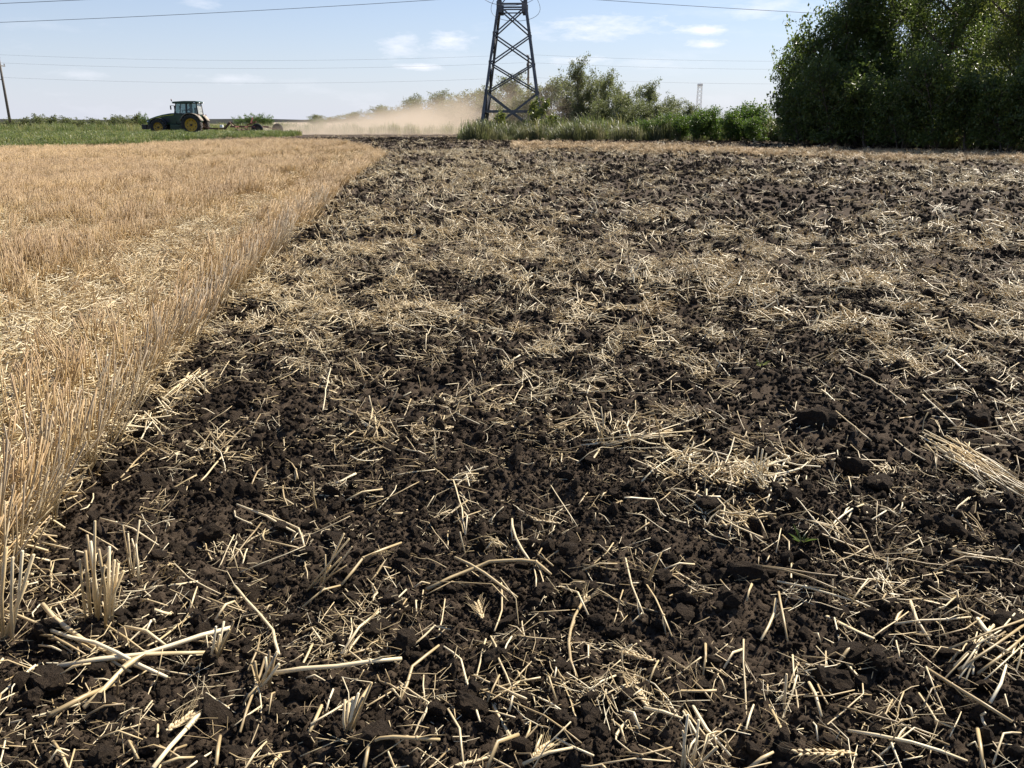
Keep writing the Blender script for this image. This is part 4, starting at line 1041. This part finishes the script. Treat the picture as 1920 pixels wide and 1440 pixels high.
# driver: one continuous figure seated at the wheel
def person(parent_mw):
    jt = {'pel': (.12, 0, 2.12), 'sp1': (.08, 0, 2.32), 'sp2': (.08, 0, 2.52), 'nk': (.12, 0, 2.66), 'hd0': (.15, 0, 2.74), 'hd1': (.17, 0, 2.86),
          'shl': (.09, .19, 2.58), 'ell': (.32, .27, 2.38), 'wrl': (.62, .20, 2.40), 'hnl': (.70, .17, 2.42), 'shr': (.09, -.19, 2.58), 'elr': (.32, -.27, 2.38), 'wrr': (.62, -.20, 2.40), 'hnr': (.70, -.17, 2.42),
          'hil': (.16, .10, 2.10), 'knl': (.58, .13, 2.14), 'anl': (.66, .13, 1.74), 'tol': (.84, .13, 1.70), 'hir': (.16, -.10, 2.10), 'knr': (.58, -.13, 2.14), 'anr': (.66, -.13, 1.74), 'tor': (.84, -.13, 1.70)}
    rad = {'pel': .15, 'sp1': .14, 'sp2': .15, 'nk': .065, 'hd0': .085, 'hd1': .10, 'shl': .075, 'ell': .05, 'wrl': .035, 'hnl': .04, 'hil': .095, 'knl': .07, 'anl': .05, 'tol': .045}
    ed = [('pel', 'sp1'), ('sp1', 'sp2'), ('sp2', 'nk'), ('nk', 'hd0'), ('hd0', 'hd1')]
    for s_ in 'lr': ed += [('sp2', 'sh' + s_), ('sh' + s_, 'el' + s_), ('el' + s_, 'wr' + s_), ('wr' + s_, 'hn' + s_), ('pel', 'hi' + s_), ('hi' + s_, 'kn' + s_), ('kn' + s_, 'an' + s_), ('an' + s_, 'to' + s_)]
    ks = list(jt); me = bpy.data.meshes.new('person'); me.from_pydata([jt[k] for k in ks], [(ks.index(a), ks.index(b_)) for a, b_ in ed], [])
    o = link('person', me, M['cloth'])
    sk = o.modifiers.new('skin', 'SKIN'); sk.use_smooth_shade = True
    for i, k in enumerate(ks):
        r_ = rad.get(k, rad.get(k[:-1] + 'l', .06)); me.skin_vertices[0].data[i].radius = (r_, r_); me.skin_vertices[0].data[i].use_root = (k == 'pel')
    o.modifiers.new('sub', 'SUBSURF').levels = 2
    o.matrix_world = parent_mw
    hd = MB().lathe([(.001, -.13), (.06, -.125), (.082, -.05), (.092, .02), (.085, .08), (.05, .12), (.001, .13)], 14, 'Z', (.17, 0, 2.84)); hd.tube([(.25, 0, 2.83), (.285, 0, 2.81)], [.018, .01], 6)
    h_ = hd.build('head', M['skin'], o, True)
    MB().lathe([(.098, .01), (.100, .05), (.085, .10), (.05, .135), (.001, .145)], 14, 'Z', (.165, 0, 2.84)).box((.27, 0, 2.865), (.12, .13, .012)).build('cap', M['hair'], o, True)
    return tag(o, 'driver in dark clothes and cap sitting at the tractor wheel', 'person')
bpy.context.view_layer.update()
person(tr.matrix_world @ Matrix.Translation((.2, 0, 0)))

# ================================================================== DISC HARROW BEHIND THE TRACTOR
hx = lambda px: -(gx(px, TD) - tr.location.x)
hr = empty('disc_harrow', tr.location, math.pi); tag(hr, 'rusty red trailed disc harrow with dark transport wheels behind the tractor', 'harrow')
MB().bar((-1.45, 0, .62), (hx(424), 0, .60), .16).build('drawbar', M['rust'], hr)
for s_ in (-1, 1): MB().bar((hx(422), s_ * .30, .60), (hx(434), s_ * .20, 1.25), .10).bar((hx(434), s_ * .20, 1.25), (hx(441), s_ * .5, .85), .09).build('tow_frame', M['rust'], hr)
MB().box((hx(420), .45, .86), (.30, .30, .26)).build('hydraulic_box', M['pale_haze'], hr, bevel=.03)
for yy in (-1.0, 1.0): MB().bar((hx(436), yy * .4, .82), (hx(500), yy, .80), .14).build('frame_rail', M['red'], hr)
for px in (452, 470, 488): MB().bar((hx(px), -1.9, .80), (hx(px), 1.9, .80), .13).build('cross_beam', M['red'], hr)
MB().bar((hx(466), .2, .95), (hx(484), .3, 1.30), .10).build('lift_cylinder', M['red'], hr)
MB().box((hx(479), .8, 1.42), (.14, .05, .55), Matrix.Rotation(R(-25), 3, 'Y')).build('marker_board', mat_flat('marker_orange', (.85, .30, .20), .5), hr, bevel=.01)
MB().bar((hx(479), .8, .85), (hx(480), .8, 1.3), .05).build('marker_post', M['rust'], hr)
def disc(px, yy, yaw):
    o = MB().lathe([(.001, .10), (.14, .085), (.25, .04), (.33, 0), (.335, .01), (.25, .055), (.14, .10), (.001, .115)], 18).build('disc', M['rust'], hr, True, loc=(hx(px), yy, .30)); o.rotation_euler = (0, 0, yaw)
for k in range(9):
    for px, yaw in ((456, .35), (474, -.35)): disc(px, -1.9 + k * .475, yaw)
for px in (456, 474):
    MB().tube([(hx(px), -2.0, .30), (hx(px), 2.0, .30)], .04, 8).build('gang_axle', M['rust'], hr)
    for yy in (-1.3, 0, 1.3): MB().bar((hx(px), yy, .30), (hx(px) + .1, yy, .80), .06).build('gang_hanger', M['rust'], hr)
for px, yy, zz in ((492.5, 1.55, .56), (512, -1.9, .56)):
    w = MB().lathe([(.30, -.11), (.40, -.15), (.52, -.14), (.56, -.08), (.565, 0), (.56, .08), (.52, .14), (.40, .15), (.30, .11)], 28)
    wo = link('transport_wheel', w.mesh('wheel_tyre', True), M['rubber'], hr, (hx(px), yy, zz))
    MB().lathe([(.31, -.10), (.22, -.04), (.10, -.06), (.001, -.06)], 20).lathe([(.31, .10), (.22, .04), (.10, .06), (.001, .06)], 20).build('rim', M['rubber_dust'], wo, True)
    MB().lathe([(.07, .04), (.07, .13), (.001, .14)], 10).build('hub', M['rust'], wo, True)
    MB().bar((hx(px), yy * .82, zz), (hx(488), yy * .6, .80), .10).build('wheel_arm', M['red'], hr)
MB().bar((hx(492), 1.55, .56), (hx(492), .9, .8), .09).build('wheel_axle', M['rust'], hr)

# ================================================================== DUST PLUME
def dust():
    x0, x1 = gx(480, 86), gx(1360, 84); n = 26; b = MB(); ring = 14
    for i in range(n + 1):
        f = i / n; x = x0 + (x1 - x0) * f
        top = (9.0 * f ** .9 + .9) * 1.1 + .4; yw = 2.0 + 5.6 * min(1, f * 1.7); yc = 85.5 - 1.5 * math.sin(f * 4); env = min(1, (f + .01) * 12, (1.03 - f) * 8) ** .5
        for k in range(ring):
            a = math.pi * k / (ring - 1); b.v.append((x, yc - math.cos(a) * yw * env, -.1 + top * env * max(0.0, math.sin(a)) ** .6))
    for i in range(n):
        for k in range(ring):
            k2 = (k + 1) % ring; b.f.append((i * ring + k, i * ring + k2, (i + 1) * ring + k2, (i + 1) * ring + k))
    b.f.append(tuple(range(ring - 1, -1, -1))); b.f.append(tuple(n * ring + k for k in range(ring)))
    m = bpy.data.materials.new('dust'); m.use_nodes = True; t = m.node_tree; t.nodes.clear(); L = t.links
    out = t.nodes.new('ShaderNodeOutputMaterial'); pv = t.nodes.new('ShaderNodeVolumePrincipled'); L.new(pv.outputs[0], out.inputs['Volume'])
    pv.inputs['Color'].default_value = (.84, .70, .55, 1); pv.inputs['Anisotropy'].default_value = .35
    tc_ = t.nodes.new('ShaderNodeTexCoord'); sx = t.nodes.new('ShaderNodeSeparateXYZ'); L.new(tc_.outputs['Object'], sx.inputs[0])
    def mt(op, a, b_=None, clamp=False):
        q = t.nodes.new('ShaderNodeMath'); q.operation = op; q.use_clamp = clamp
        for i, v in enumerate((a, b_)):
            if v is None: continue
            if hasattr(v, 'links'): L.new(v, q.inputs[i])
            else: q.inputs[i].default_value = v
        return q.outputs[0]
    nz = W(t, 'ShaderNodeTexNoise', Scale=.24, Detail=5.0, Roughness=.62); L.new(tc_.outputs['Object'], nz.inputs['Vector'])
    fx = mt('DIVIDE', mt('SUBTRACT', sx.outputs['X'], x0), x1 - x0, True)
    hh = mt('ADD', mt('MULTIPLY', mt('POWER', fx, .9), 9.0), .9)
    fall = mt('SUBTRACT', 1.0, mt('DIVIDE', sx.outputs['Z'], hh), True)
    body = mt('MULTIPLY', mt('POWER', fall, 1.5), mt('MULTIPLY', mt('SUBTRACT', nz.outputs['Fac'], .33, True), 3.4))
    thin = mt('POWER', mt('SUBTRACT', 1.0, fx, True), .85)
    dens = mt('MULTIPLY', mt('MULTIPLY', body, thin), .46)
    L.new(dens, pv.inputs['Density'])
    o = link('dust_plume', b.mesh('dust_plume', True), m); tag(o, 'brown dust plume drifting over the soil behind the harrow', 'dust', kind='stuff')
dust()

# ================================================================== SINGLE STRAWS, TUFTS, EARS AND CLODS NEAR THE CAMERA
GX = np.arange(-8, 12, .02); GY = np.arange(1, 16, .02)
GH = soil_height(*np.meshgrid(GX, GY))
def hgt(p):
    u = (p.x + 8) / .02; v = (p.y - 1) / .02
    i = int(min(max(u, 0), len(GX) - 2)); j = int(min(max(v, 0), len(GY) - 2)); a = min(max(u - i, 0), 1); b = min(max(v - j, 0), 1)
    return float(GH[j, i] * (1 - a) * (1 - b) + GH[j, i + 1] * a * (1 - b) + GH[j + 1, i] * (1 - a) * b + GH[j + 1, i + 1] * a * b)
def on_ground(px, py, off=.004):
    z = 0.0
    for _ in range(4):
        p = at(px, py, z + off); z = hgt(p)
    return at(px, py, z + off)
NSTRAW = 0
LB_STRAW = 'single pale dry straw stem lying on the dark tilled soil'
def lay_straw(pix, rad=.0034, label=None, frayed=False):
    global NSTRAW
    P = [on_ground(a, b_, .02 + rad) for a, b_ in pix]
    # rest on the highest lumps underneath
    lift = 0
    for a, b_ in zip(P[:-1], P[1:]):
        for k in range(1, 6):
            q = a.lerp(b_, k / 6); lift = max(lift, hgt(q) + rad * .5 - q.z)
    lift = min(lift, .08)
    P = [p + Vector((0, 0, lift)) for p in P]
    c = sum(P, Vector()) / len(P); Q = []
    for a, b_ in zip(P[:-1], P[1:]):
        n = max(2, int((b_ - a).length / .07)); Q += [a.lerp(b_, k / n) for k in range(n)]
    Q.append(P[-1]); sd2 = Vector((-(P[-1] - P[0]).y, (P[-1] - P[0]).x, 0)) * random.gauss(0, .035); sz_ = Vector((0, 0, abs(random.gauss(0, .012))))
    Q = [q + (sd2 + sz_) * math.sin(math.pi * k / (len(Q) - 1)) for k, q in enumerate(Q)]
    jit = lambda: Vector((random.gauss(0, 1), random.gauss(0, 1), random.gauss(0, 1))) * .0018
    Q = [Q[0]] + [q + jit() for q in Q[1:-1]] + [Q[-1]]
    m = MB(); rr = [rad * random.uniform(.9, 1.06) for _ in Q]; rr[-1] = rad * random.uniform(.6, .95)
    m.tube([q - c for q in Q], rr, 7, flat=random.choice([.55, .75, 1, 1]))
    if len(Q) > 3 and random.random() < .6:          # node ring and a torn sheath
        k = random.randrange(1, len(Q) - 1); q = Q[k] - c; t = (Q[k + 1] - Q[k]).normalized(); m.tube([q - t * .004, q, q + t * .004], [rad, rad * 1.35, rad], 7)
        sd_ = t.orthogonal().normalized(); m.tube([q, q + t * .03 + sd_ * .008, q + t * .07 + sd_ * .014 + Vector((0, 0, -.004))], [rad * 1.3, rad * 1.5, .0005], 4, flat=.25, cap=False)
    o = m.build('straw', M['straw'], smooth=True, loc=c)
    tag(o, label or LB_STRAW, 'straw', 'single straw stems on the tilled soil'); NSTRAW += 1
    return o
S3 = [[(7,1148),(247,1265)],[(80,1133),(277,1257)],[(68,1190),(160,1227)],[(97,1183),(313,1270)],[(200,1173),(273,1223)],[(233,1175),(317,1215)],[(108,1253),(267,1233),(433,1180)],[(157,1327),(267,1240),(400,1223)],[(93,1340),(213,1283)],[(287,1440),(363,1370),(393,1317)],
[(440,1098),(513,1180),(523,1227)],[(450,1373),(497,1233)],[(465,1257),(488,1190)],[(457,1445),(500,1390)],[(427,1060),(470,1013),(492,977)],[(450,1073),(573,1023)],[(477,960),(553,997),(570,1023)],[(507,1263),(753,1235)],[(100,1390),(127,1440)],[(17,1093),(143,1077)],[(80,1023),(157,1042)],[(188,972),(297,1022)],[(567,1138),(640,1097)],[(350,1442),(397,1410)],[(405,1435),(413,1380)],[(303,1433),(367,1420)],[(580,1373),(603,1323)],[(403,1163),(440,1127)],[(357,1140),(370,1100)],
[(853,1045),(970,1120)],[(800,1105),(893,1073),(950,1062),(1007,1062),(1033,1077)],[(800,1090),(923,1103),(953,1127)],[(640,1097),(677,1050),(753,1017)],[(960,973),(997,1057)],[(1010,1063),(1023,1123)],[(640,1227),(710,1147)],[(832,1212),(870,1237),(893,1317),(900,1353)],[(750,1313),(780,1260),(823,1210)],[(920,1193),(930,1237),(963,1300)],[(900,1293),(1023,1348),(1090,1393)],[(940,1093),(937,1147),(927,1183)],[(1090,1133),(1082,1270)],[(1173,1047),(1207,1152)],[(1213,1097),(1260,1193)],[(840,1330),(870,1442)],[(660,1373),(697,1280)],[(913,1442),(973,1377)],[(980,1433),(1073,1402)],[(683,1440),(693,1397),(737,1390),(825,1387)],[(1040,1383),(1113,1417)],[(1050,1100),(1103,1153)],[(1053,1107),(1100,1092)],[(870,960),(873,1003)],[(1207,1327),(1280,1347)],[(1173,1333),(1200,1367)],[(1123,1433),(1257,1428)],[(1043,1313),(1027,1267)],[(1147,1350),(1173,1393)],
[(1417,1060),(1677,1095)],[(1430,1063),(1513,1103),(1613,1133)],[(1457,1090),(1563,1127),(1647,1145)],[(1613,1095),(1667,1123),(1730,1122)],[(1460,1110),(1477,1203)],[(1455,1123),(1427,1200)],[(1410,1095),(1400,1127)],[(1467,1003),(1480,1053)],[(1750,1073),(1813,1052),(1870,1053)],[(1750,1072),(1760,1105)],[(1677,1170),(1820,1157)],[(1707,1127),(1743,1200)],[(1630,1200),(1703,1147)],[(1500,973),(1577,990)],[(1553,997),(1620,945)],[(1377,960),(1410,1013)],[(1323,1207),(1318,1267)],[(1357,1253),(1393,1217)],[(1283,1330),(1367,1440)],[(1297,1320),(1370,1417)],[(1443,1323),(1473,1397)],[(1570,1323),(1680,1357),(1780,1397)],[(1590,1370),(1707,1403),(1813,1427)],[(1403,1442),(1450,1410)],[(1737,1253),(1897,1353)],[(1723,1300),(1757,1353),(1790,1365)],[(1833,1263),(1920,1193)],[(1840,1280),(1920,1207)],[(1857,1317),(1887,1247)],[(1843,1367),(1883,1420)],[(1833,1367),(1843,1440)],[(1567,1250),(1607,1210)],[(1517,1280),(1540,1343)],[(1833,1160),(1867,1200)],
[(850,900),(873,1003)],[(850,898),(897,888)],[(1033,910),(1083,987)],[(640,817),(747,853)],[(642,808),(743,836)],[(1137,837),(1280,817)],[(1240,817),(1280,873)],[(730,883),(787,875)],[(640,943),(717,917)],[(1203,903),(1280,850)],[(900,725),(967,723),(1003,703)],[(913,650),(940,657),(960,683)],[(1140,693),(1190,737)],[(1280,837),(1377,857)],[(1472,913),(1520,973),(1567,1017)],[(1567,777),(1633,833)],[(1780,977),(1817,933)],[(1457,803),(1513,780)],[(368,910),(427,839)],[(472,908),(491,877)],[(535,861),(559,898)],[(226,896),(281,841)],[(271,882),(358,882)],[(444,946),(555,999)],[(149,864),(219,863)],[(1400,940),(1440,1010)],[(1080,870),(1150,840)],[(1730,740),(1793,800)],[(1590,690),(1700,760)],[(620,690),(605,770)],[(540,640),(600,690)]]
THICK = {8: 1, 16: 1, 17: 1, 46: 1, 47: 1}
for i, s_ in enumerate(S3):
    r_ = random.choice([.0028, .0034, .004, .0044]) * (1.5 if i < 10 or i in (17, 30, 46, 47, 90, 91) else 1)
    lay_straw(s_, r_, 'kinked pale straw stem bent at a joint on the dark tilled soil' if len(s_) > 2 else None)
# more single stems, the largest in view
tries = 0
while NSTRAW < 290 and tries < 6000:
    tries += 1
    px, py = random.uniform(20, 1900), 1440 - 560 * random.random() ** 1.3
    p = at(px, py)
    if p.x < float(edge_x(p.y)) + .02 or random.random() > float(straw_cover(np.array([p.x]), np.array([p.y]))[0]) + .15: continue
    a = random.uniform(0, 6.283); l = random.uniform(25, 95) * (py / 1440); dx, dy = math.cos(a) * l, math.sin(a) * l * .7
    pts = [(px, py), (px + dx, py + dy)]
    if random.random() < .3: pts.append((px + dx + math.cos(a + .9) * l * .5, py + dy + math.sin(a + .9) * l * .35))
    if max(q[1] for q in pts) > 1455: continue
    lay_straw(pts, random.uniform(.0018, .0032), 'kinked pale straw stem bent at a joint on the dark tilled soil' if len(pts) > 2 else None)

def tuft(base_px, tops, rad, label, spread=.02, name='straw_tuft'):
    """uprooted stubble tuft: stems from one root crown; tops given as pixels"""
    b0 = on_ground(*base_px); o = empty(name, b0); tag(o, label, 'straw tuft', 'upturned stubble tufts on the soil')
    m = MB()
    for k in range(14):
        a = random.uniform(0, 6.28); m.tube([(0, 0, .005), (math.cos(a) * .012, math.sin(a) * .012, -.002), (math.cos(a) * .03, math.sin(a) * .03, -.012)], [.0016, .001, .0004], 3)
    m.lathe([(.001, -.02), (.02, -.012), (.022, 0), (.012, .012), (.001, .014)], 8, 'Z').build('root_crown', M['soil'], o)
    for (tx, ty) in tops:
        st = Vector((random.gauss(0, spread), random.gauss(0, spread * .6), -.005)); e = at_y(tx, ty, b0.y + st.y + random.gauss(0, .015)) - b0
        mid = st.lerp(e, .5) + Vector((random.gauss(0, .004), random.gauss(0, .004), 0)); r_ = rad * random.uniform(.8, 1.15)
        MB().tube([st, mid, e], [r_ * 1.1, r_, r_ * .95], 7).build('stem', M['straw'], o, True)
tuft((190, 1165), [(163, 1003), (178, 977), (150, 1050), (160, 1033), (205, 1025), (215, 1050), (222, 1057), (232, 1070), (170, 1015), (185, 1030), (196, 1060), (176, 1060)], .0040, 'upright tuft of thick cut straw stems close to the standing stubble edge', .016)
tuft((248, 1090), [(247, 1010), (240, 1000), (262, 975), (230, 985), (255, 1020)], .0030, 'small upright straw tuft just behind the thick cut tuft', .012)
tuft((18, 1205), [(12, 1027), (24, 1045), (42, 1033), (63, 1040), (8, 1060), (52, 1090)], .0042, 'tall straw tuft at the foot of the stubble with thick leaning stems', .02)
tuft((405, 1240), [(405, 1175), (420, 1165), (438, 1165), (412, 1190), (398, 1200), (430, 1180)], .0034, 'short upright straw tuft beside the crossed long stems', .014)
tuft((490, 1290), [(505, 1220), (515, 1230), (520, 1222), (498, 1232), (478, 1240), (523, 1245)], .0034, 'short straw tuft with dark frayed root beside the kinked stem', .014)
tuft((595, 1100), [(630, 1030), (655, 1010), (640, 1045), (660, 1025), (645, 1000), (620, 1060), (650, 1060), (610, 1040)], .0026, 'slanting sheaf of thin straw tipped away from the stubble', .02)
tuft((650, 1372), [(647, 1312), (655, 1318), (672, 1300), (680, 1308), (697, 1280), (662, 1310)], .0036, 'small straw tuft of short stubs in open soil', .014)
tuft((1425, 905), [(1415, 855), (1422, 838), (1430, 842), (1437, 850), (1441, 862), (1410, 865), (1433, 870)], .0034, 'pale straw tuft standing among big dark clods', .02)
tuft((1128, 832), [(1127, 763), (1120, 790), (1135, 775), (1118, 800)], .0034, 'single upright stub tuft near the long straw bundle', .008)
tuft((1195, 645), [(1165, 610), (1180, 600), (1190, 595), (1200, 600), (1212, 605), (1222, 615), (1230, 630), (1175, 620), (1205, 592), (1240, 640)], .0030, 'rounded golden straw tuft sprouting from the tilled soil', .05)
tuft((395, 745), [(330, 715), (345, 705), (360, 700), (372, 712), (350, 730), (385, 705), (330, 740), (365, 728)], .0032, 'fan shaped straw tuft ripped out beside the stubble edge', .03)
tuft((1585, 1110), [(1700, 1140), (1650, 1150), (1680, 1120), (1640, 1100), (1620, 1160), (1600, 1080)], .0022, 'spreading mat tuft of thin straw near the kinked white stem', .03)
tuft((1295, 1445), [(1290, 1340), (1310, 1350), (1330, 1380), (1280, 1370), (1345, 1400)], .0028, 'straw tuft at the near field edge with long thin stems', .02)
# long swath bundles lying on the soil
def bundle(a, b_, n, wid, rad, label):
    A, B = on_ground(*a), on_ground(*b_); c = (A + B) / 2; o = empty('straw_bundle', c); tag(o, label, 'straw bundle', 'flattened straw bundles')
    d = (B - A); s_ = Vector((-d.y, d.x, 0)).normalized()
    for k in range(n):
        t0, t1 = sorted((random.uniform(0, .6), random.uniform(.4, 1))); w0, w1 = random.gauss(0, wid), random.gauss(0, wid); z = random.uniform(.005, .05)
        p0 = A + d * t0 + s_ * w0; p1 = A + d * t1 + s_ * w1; p0.z = hgt(p0) + z + .01; p1.z = hgt(p1) + z * .8 + .01
        mid = p0.lerp(p1, .5) + s_ * random.gauss(0, wid * .2); mid.z = max(mid.z, hgt(mid) + .012)
        MB().tube([p0 - c, mid - c, p1 - c], rad * random.uniform(.7, 1.2), 5).build('stem', M['straw'], o, True)
bundle((1725, 825), (1935, 945), 60, .06, .0026, 'thick flattened bundle of pale straw lying among the dark clods')
bundle((1090, 845), (1290, 815), 16, .025, .0028, 'long thin bundle of straw lying across open soil')
bundle((640, 770), (745, 850), 14, .03, .0028, 'short straw bundle beside the fan shaped tuft')
bundle((1760, 1290), (1920, 1160), 14, .04, .0030, 'grey straw bundle leaning on a dark clod')
bundle((380, 700), (300, 760), 18, .03, .0028, 'straw bundle tucked under the stubble edge')
bundle((1600, 1290), (1480, 1270), 16, .05, .0020, 'matted straw bundle partly buried in soil')
# wheat ears
def ear(a, b_, label, awn=.05):
    A, B = on_ground(*a, off=.016), on_ground(*b_, off=.02); o = empty('wheat_ear', A); tag(o, label, 'wheat ear', 'wheat ears on the soil')
    d = (B - A); L_ = d.length; t = d.normalized(); u = t.cross(Vector((0, 0, 1))).normalized(); w = u.cross(t)
    MB().tube([(0, 0, 0), d * .5, d], [.002, .002, .001], 5).build('stalk', M['ear'], o, True)
    gb_ = MB(); ab = MB(); n = 9
    for k in range(n):
        for s_ in (-1, 1):
            p = d * ((k + .5 * (s_ > 0)) / n); q = p + t * random.uniform(.009, .014) + u * s_ * random.uniform(.004, .009) + w * random.uniform(-.002, .005)
            gb_.tube([p, p.lerp(q, .4) + u * s_ * .0015, q, q + t * .004], [.001, .0038, .0026, .0004], 6)
            ab.tube([q, q + t * awn * .5 + u * s_ * awn * .22 + w * random.uniform(0, .012), q + t * awn + u * s_ * awn * random.uniform(.3, .6) + w * random.uniform(-.004, .02)], [.0006, .0005, .0002], 3, cap=False)
    gb_.build('grains', M['ear'], o, True); ab.build('awns', M['ear'], o)
for a, b_, lb in [((1233, 1240), (1165, 1222), 'pale wheat ear lying flat beside a bent stalk'), ((1215, 1325), (1185, 1270), 'bristly wheat ear pointing away on open soil'), ((1050, 982), (990, 972), 'flat wheat ear with wide spread awns'), ((905, 1160), (893, 1130), 'short stubby wheat ear on bare dark soil'),
                   ((310, 1373), (362, 1338), 'wheat ear half buried in soil near the long crossed straws'), ((850, 800), (790, 812), 'wheat ear lying among fine roots'), ((1000, 1420), (1030, 1395), 'frayed wheat ear under a thick stem'), ((1605, 1412), (1490, 1412), 'long soil crusted wheat ear pressed into the ground'), ((1090, 1135), (1100, 1122), 'star shaped tiny wheat ear with splayed awns')]:
    ear(a, b_, lb)
# clods, the largest as single objects
NC = 0
def clod(px, py, wpx, label='dark rough soil clod lying on the tilled field'):
    global NC
    p = on_ground(px, py, 0); dep = (p - Vector((0, 0, H))).length * .97; r_ = wpx / F * dep / 2
    o = link('soil_clod', clods_fine[NC % len(clods_fine)], M['soil'], loc=p + Vector((0, 0, r_ * .35)))
    o.scale = (r_ * random.uniform(.95, 1.15), r_ * random.uniform(.8, 1), r_ * random.uniform(.85, 1.15)); o.rotation_euler = (random.uniform(-.5, .5), random.uniform(-.5, .5), random.uniform(0, 6.28))
    tag(o, label, 'clod', 'large soil clods'); NC += 1
for px, py, w in [(1350, 470, 30), (1000, 512, 34), (1530, 800, 62), (1445, 858, 34), (1645, 912, 48), (1482, 940, 50), (1835, 795, 50), (1400, 1085, 55), (1575, 582, 30), (95, 1290, 62), (60, 1318, 50), (1590, 1240, 60), (1695, 742, 26), (705, 648, 30), (742, 772, 36), (1242, 1090, 44), (1622, 640, 30), (700, 1190, 46), (760, 1215, 60), (880, 1330, 60), (700, 1400, 80), (1020, 1120, 50), (1600, 880, 40), (1560, 1285, 70), (1140, 490, 26), (1780, 1000, 50), (1880, 1190, 70), (430, 930, 46), (395, 1010, 50), (330, 1220, 44), (220, 905, 44), (1690, 620, 34), (1740, 560, 30), (1190, 570, 30), (1100, 640, 34), (880, 800, 34), (1070, 780, 40), (1270, 730, 40), (1650, 1240, 50), (400, 1350, 60), (560, 1310, 46), (1845, 960, 44), (1690, 690, 30), (930, 1240, 50), (1330, 950, 46)]:
    clod(px, py, w)
tries = 0
while NC < 240 and tries < 4000:
    tries += 1
    px, py = random.uniform(30, 1910), 1440 - 1000 * random.random() ** 1.1; p = at(px, py)
    if p.x < float(edge_x(p.y)) + .1: continue
    clod(px, py, max(8, random.uniform(16, 46) * (py / 1440) ** 1.2))
# two green seedlings
for px, py, lb in [(1503, 1018, 'tiny green seedling growing from the tilled soil beside a straw tuft'), (1425, 688, 'tiny green weed seedling between pale straw mats')]:
    p = on_ground(px, py, 0); o = empty('seedling', p); tag(o, lb, 'seedling', 'green seedlings'); m = MB()
    for k in range(7):
        a = k * .9; L_ = random.uniform(.03, .055); b0 = len(m.v); u = Vector((math.cos(a), math.sin(a), .9)); s_ = Vector((-u.y, u.x, 0)) * .004
        m.v += [tuple(-s_), tuple(s_), tuple(u * L_ * .6 + s_ * 1.2), tuple(u * L_ + Vector((u.x, u.y, -.6)) * .01), tuple(u * L_ * .6 - s_ * 1.2)]; m.f.append((b0, b0 + 1, b0 + 2, b0 + 3, b0 + 4))
    m.build('leaves', M['crop'], o); MB().tube([(0, 0, -.01), (0, 0, .02)], .0015, 5).build('stem', M['crop'], o)
# edge clumps of the standing stubble, as single plants
edge_m = [stubble_mesh(470 + k, 9, .05, .24, .42, .13, .002, .0036) for k in range(8)]
for k in range(110):
    y = 1.2 + 13 * (k / 110) ** 1.25; x = float(edge_x(np.array([y]))[0]) + random.uniform(-.14, .05)
    o = link('stubble_clump', edge_m[k % 8], M['stubble_edge'], loc=(x, y, float(soil_height(np.array([x]), np.array([y]), False)[0])))
    o.rotation_euler = (random.gauss(-.12, .12), random.gauss(.34, .16), random.uniform(-.5, .5)); s_ = random.uniform(.8, 1.12); o.scale = (s_, s_, s_)
    tag(o, 'greyish clump of cut stems on the outer edge of the standing stubble', 'stubble', 'edge clumps of the stubble')
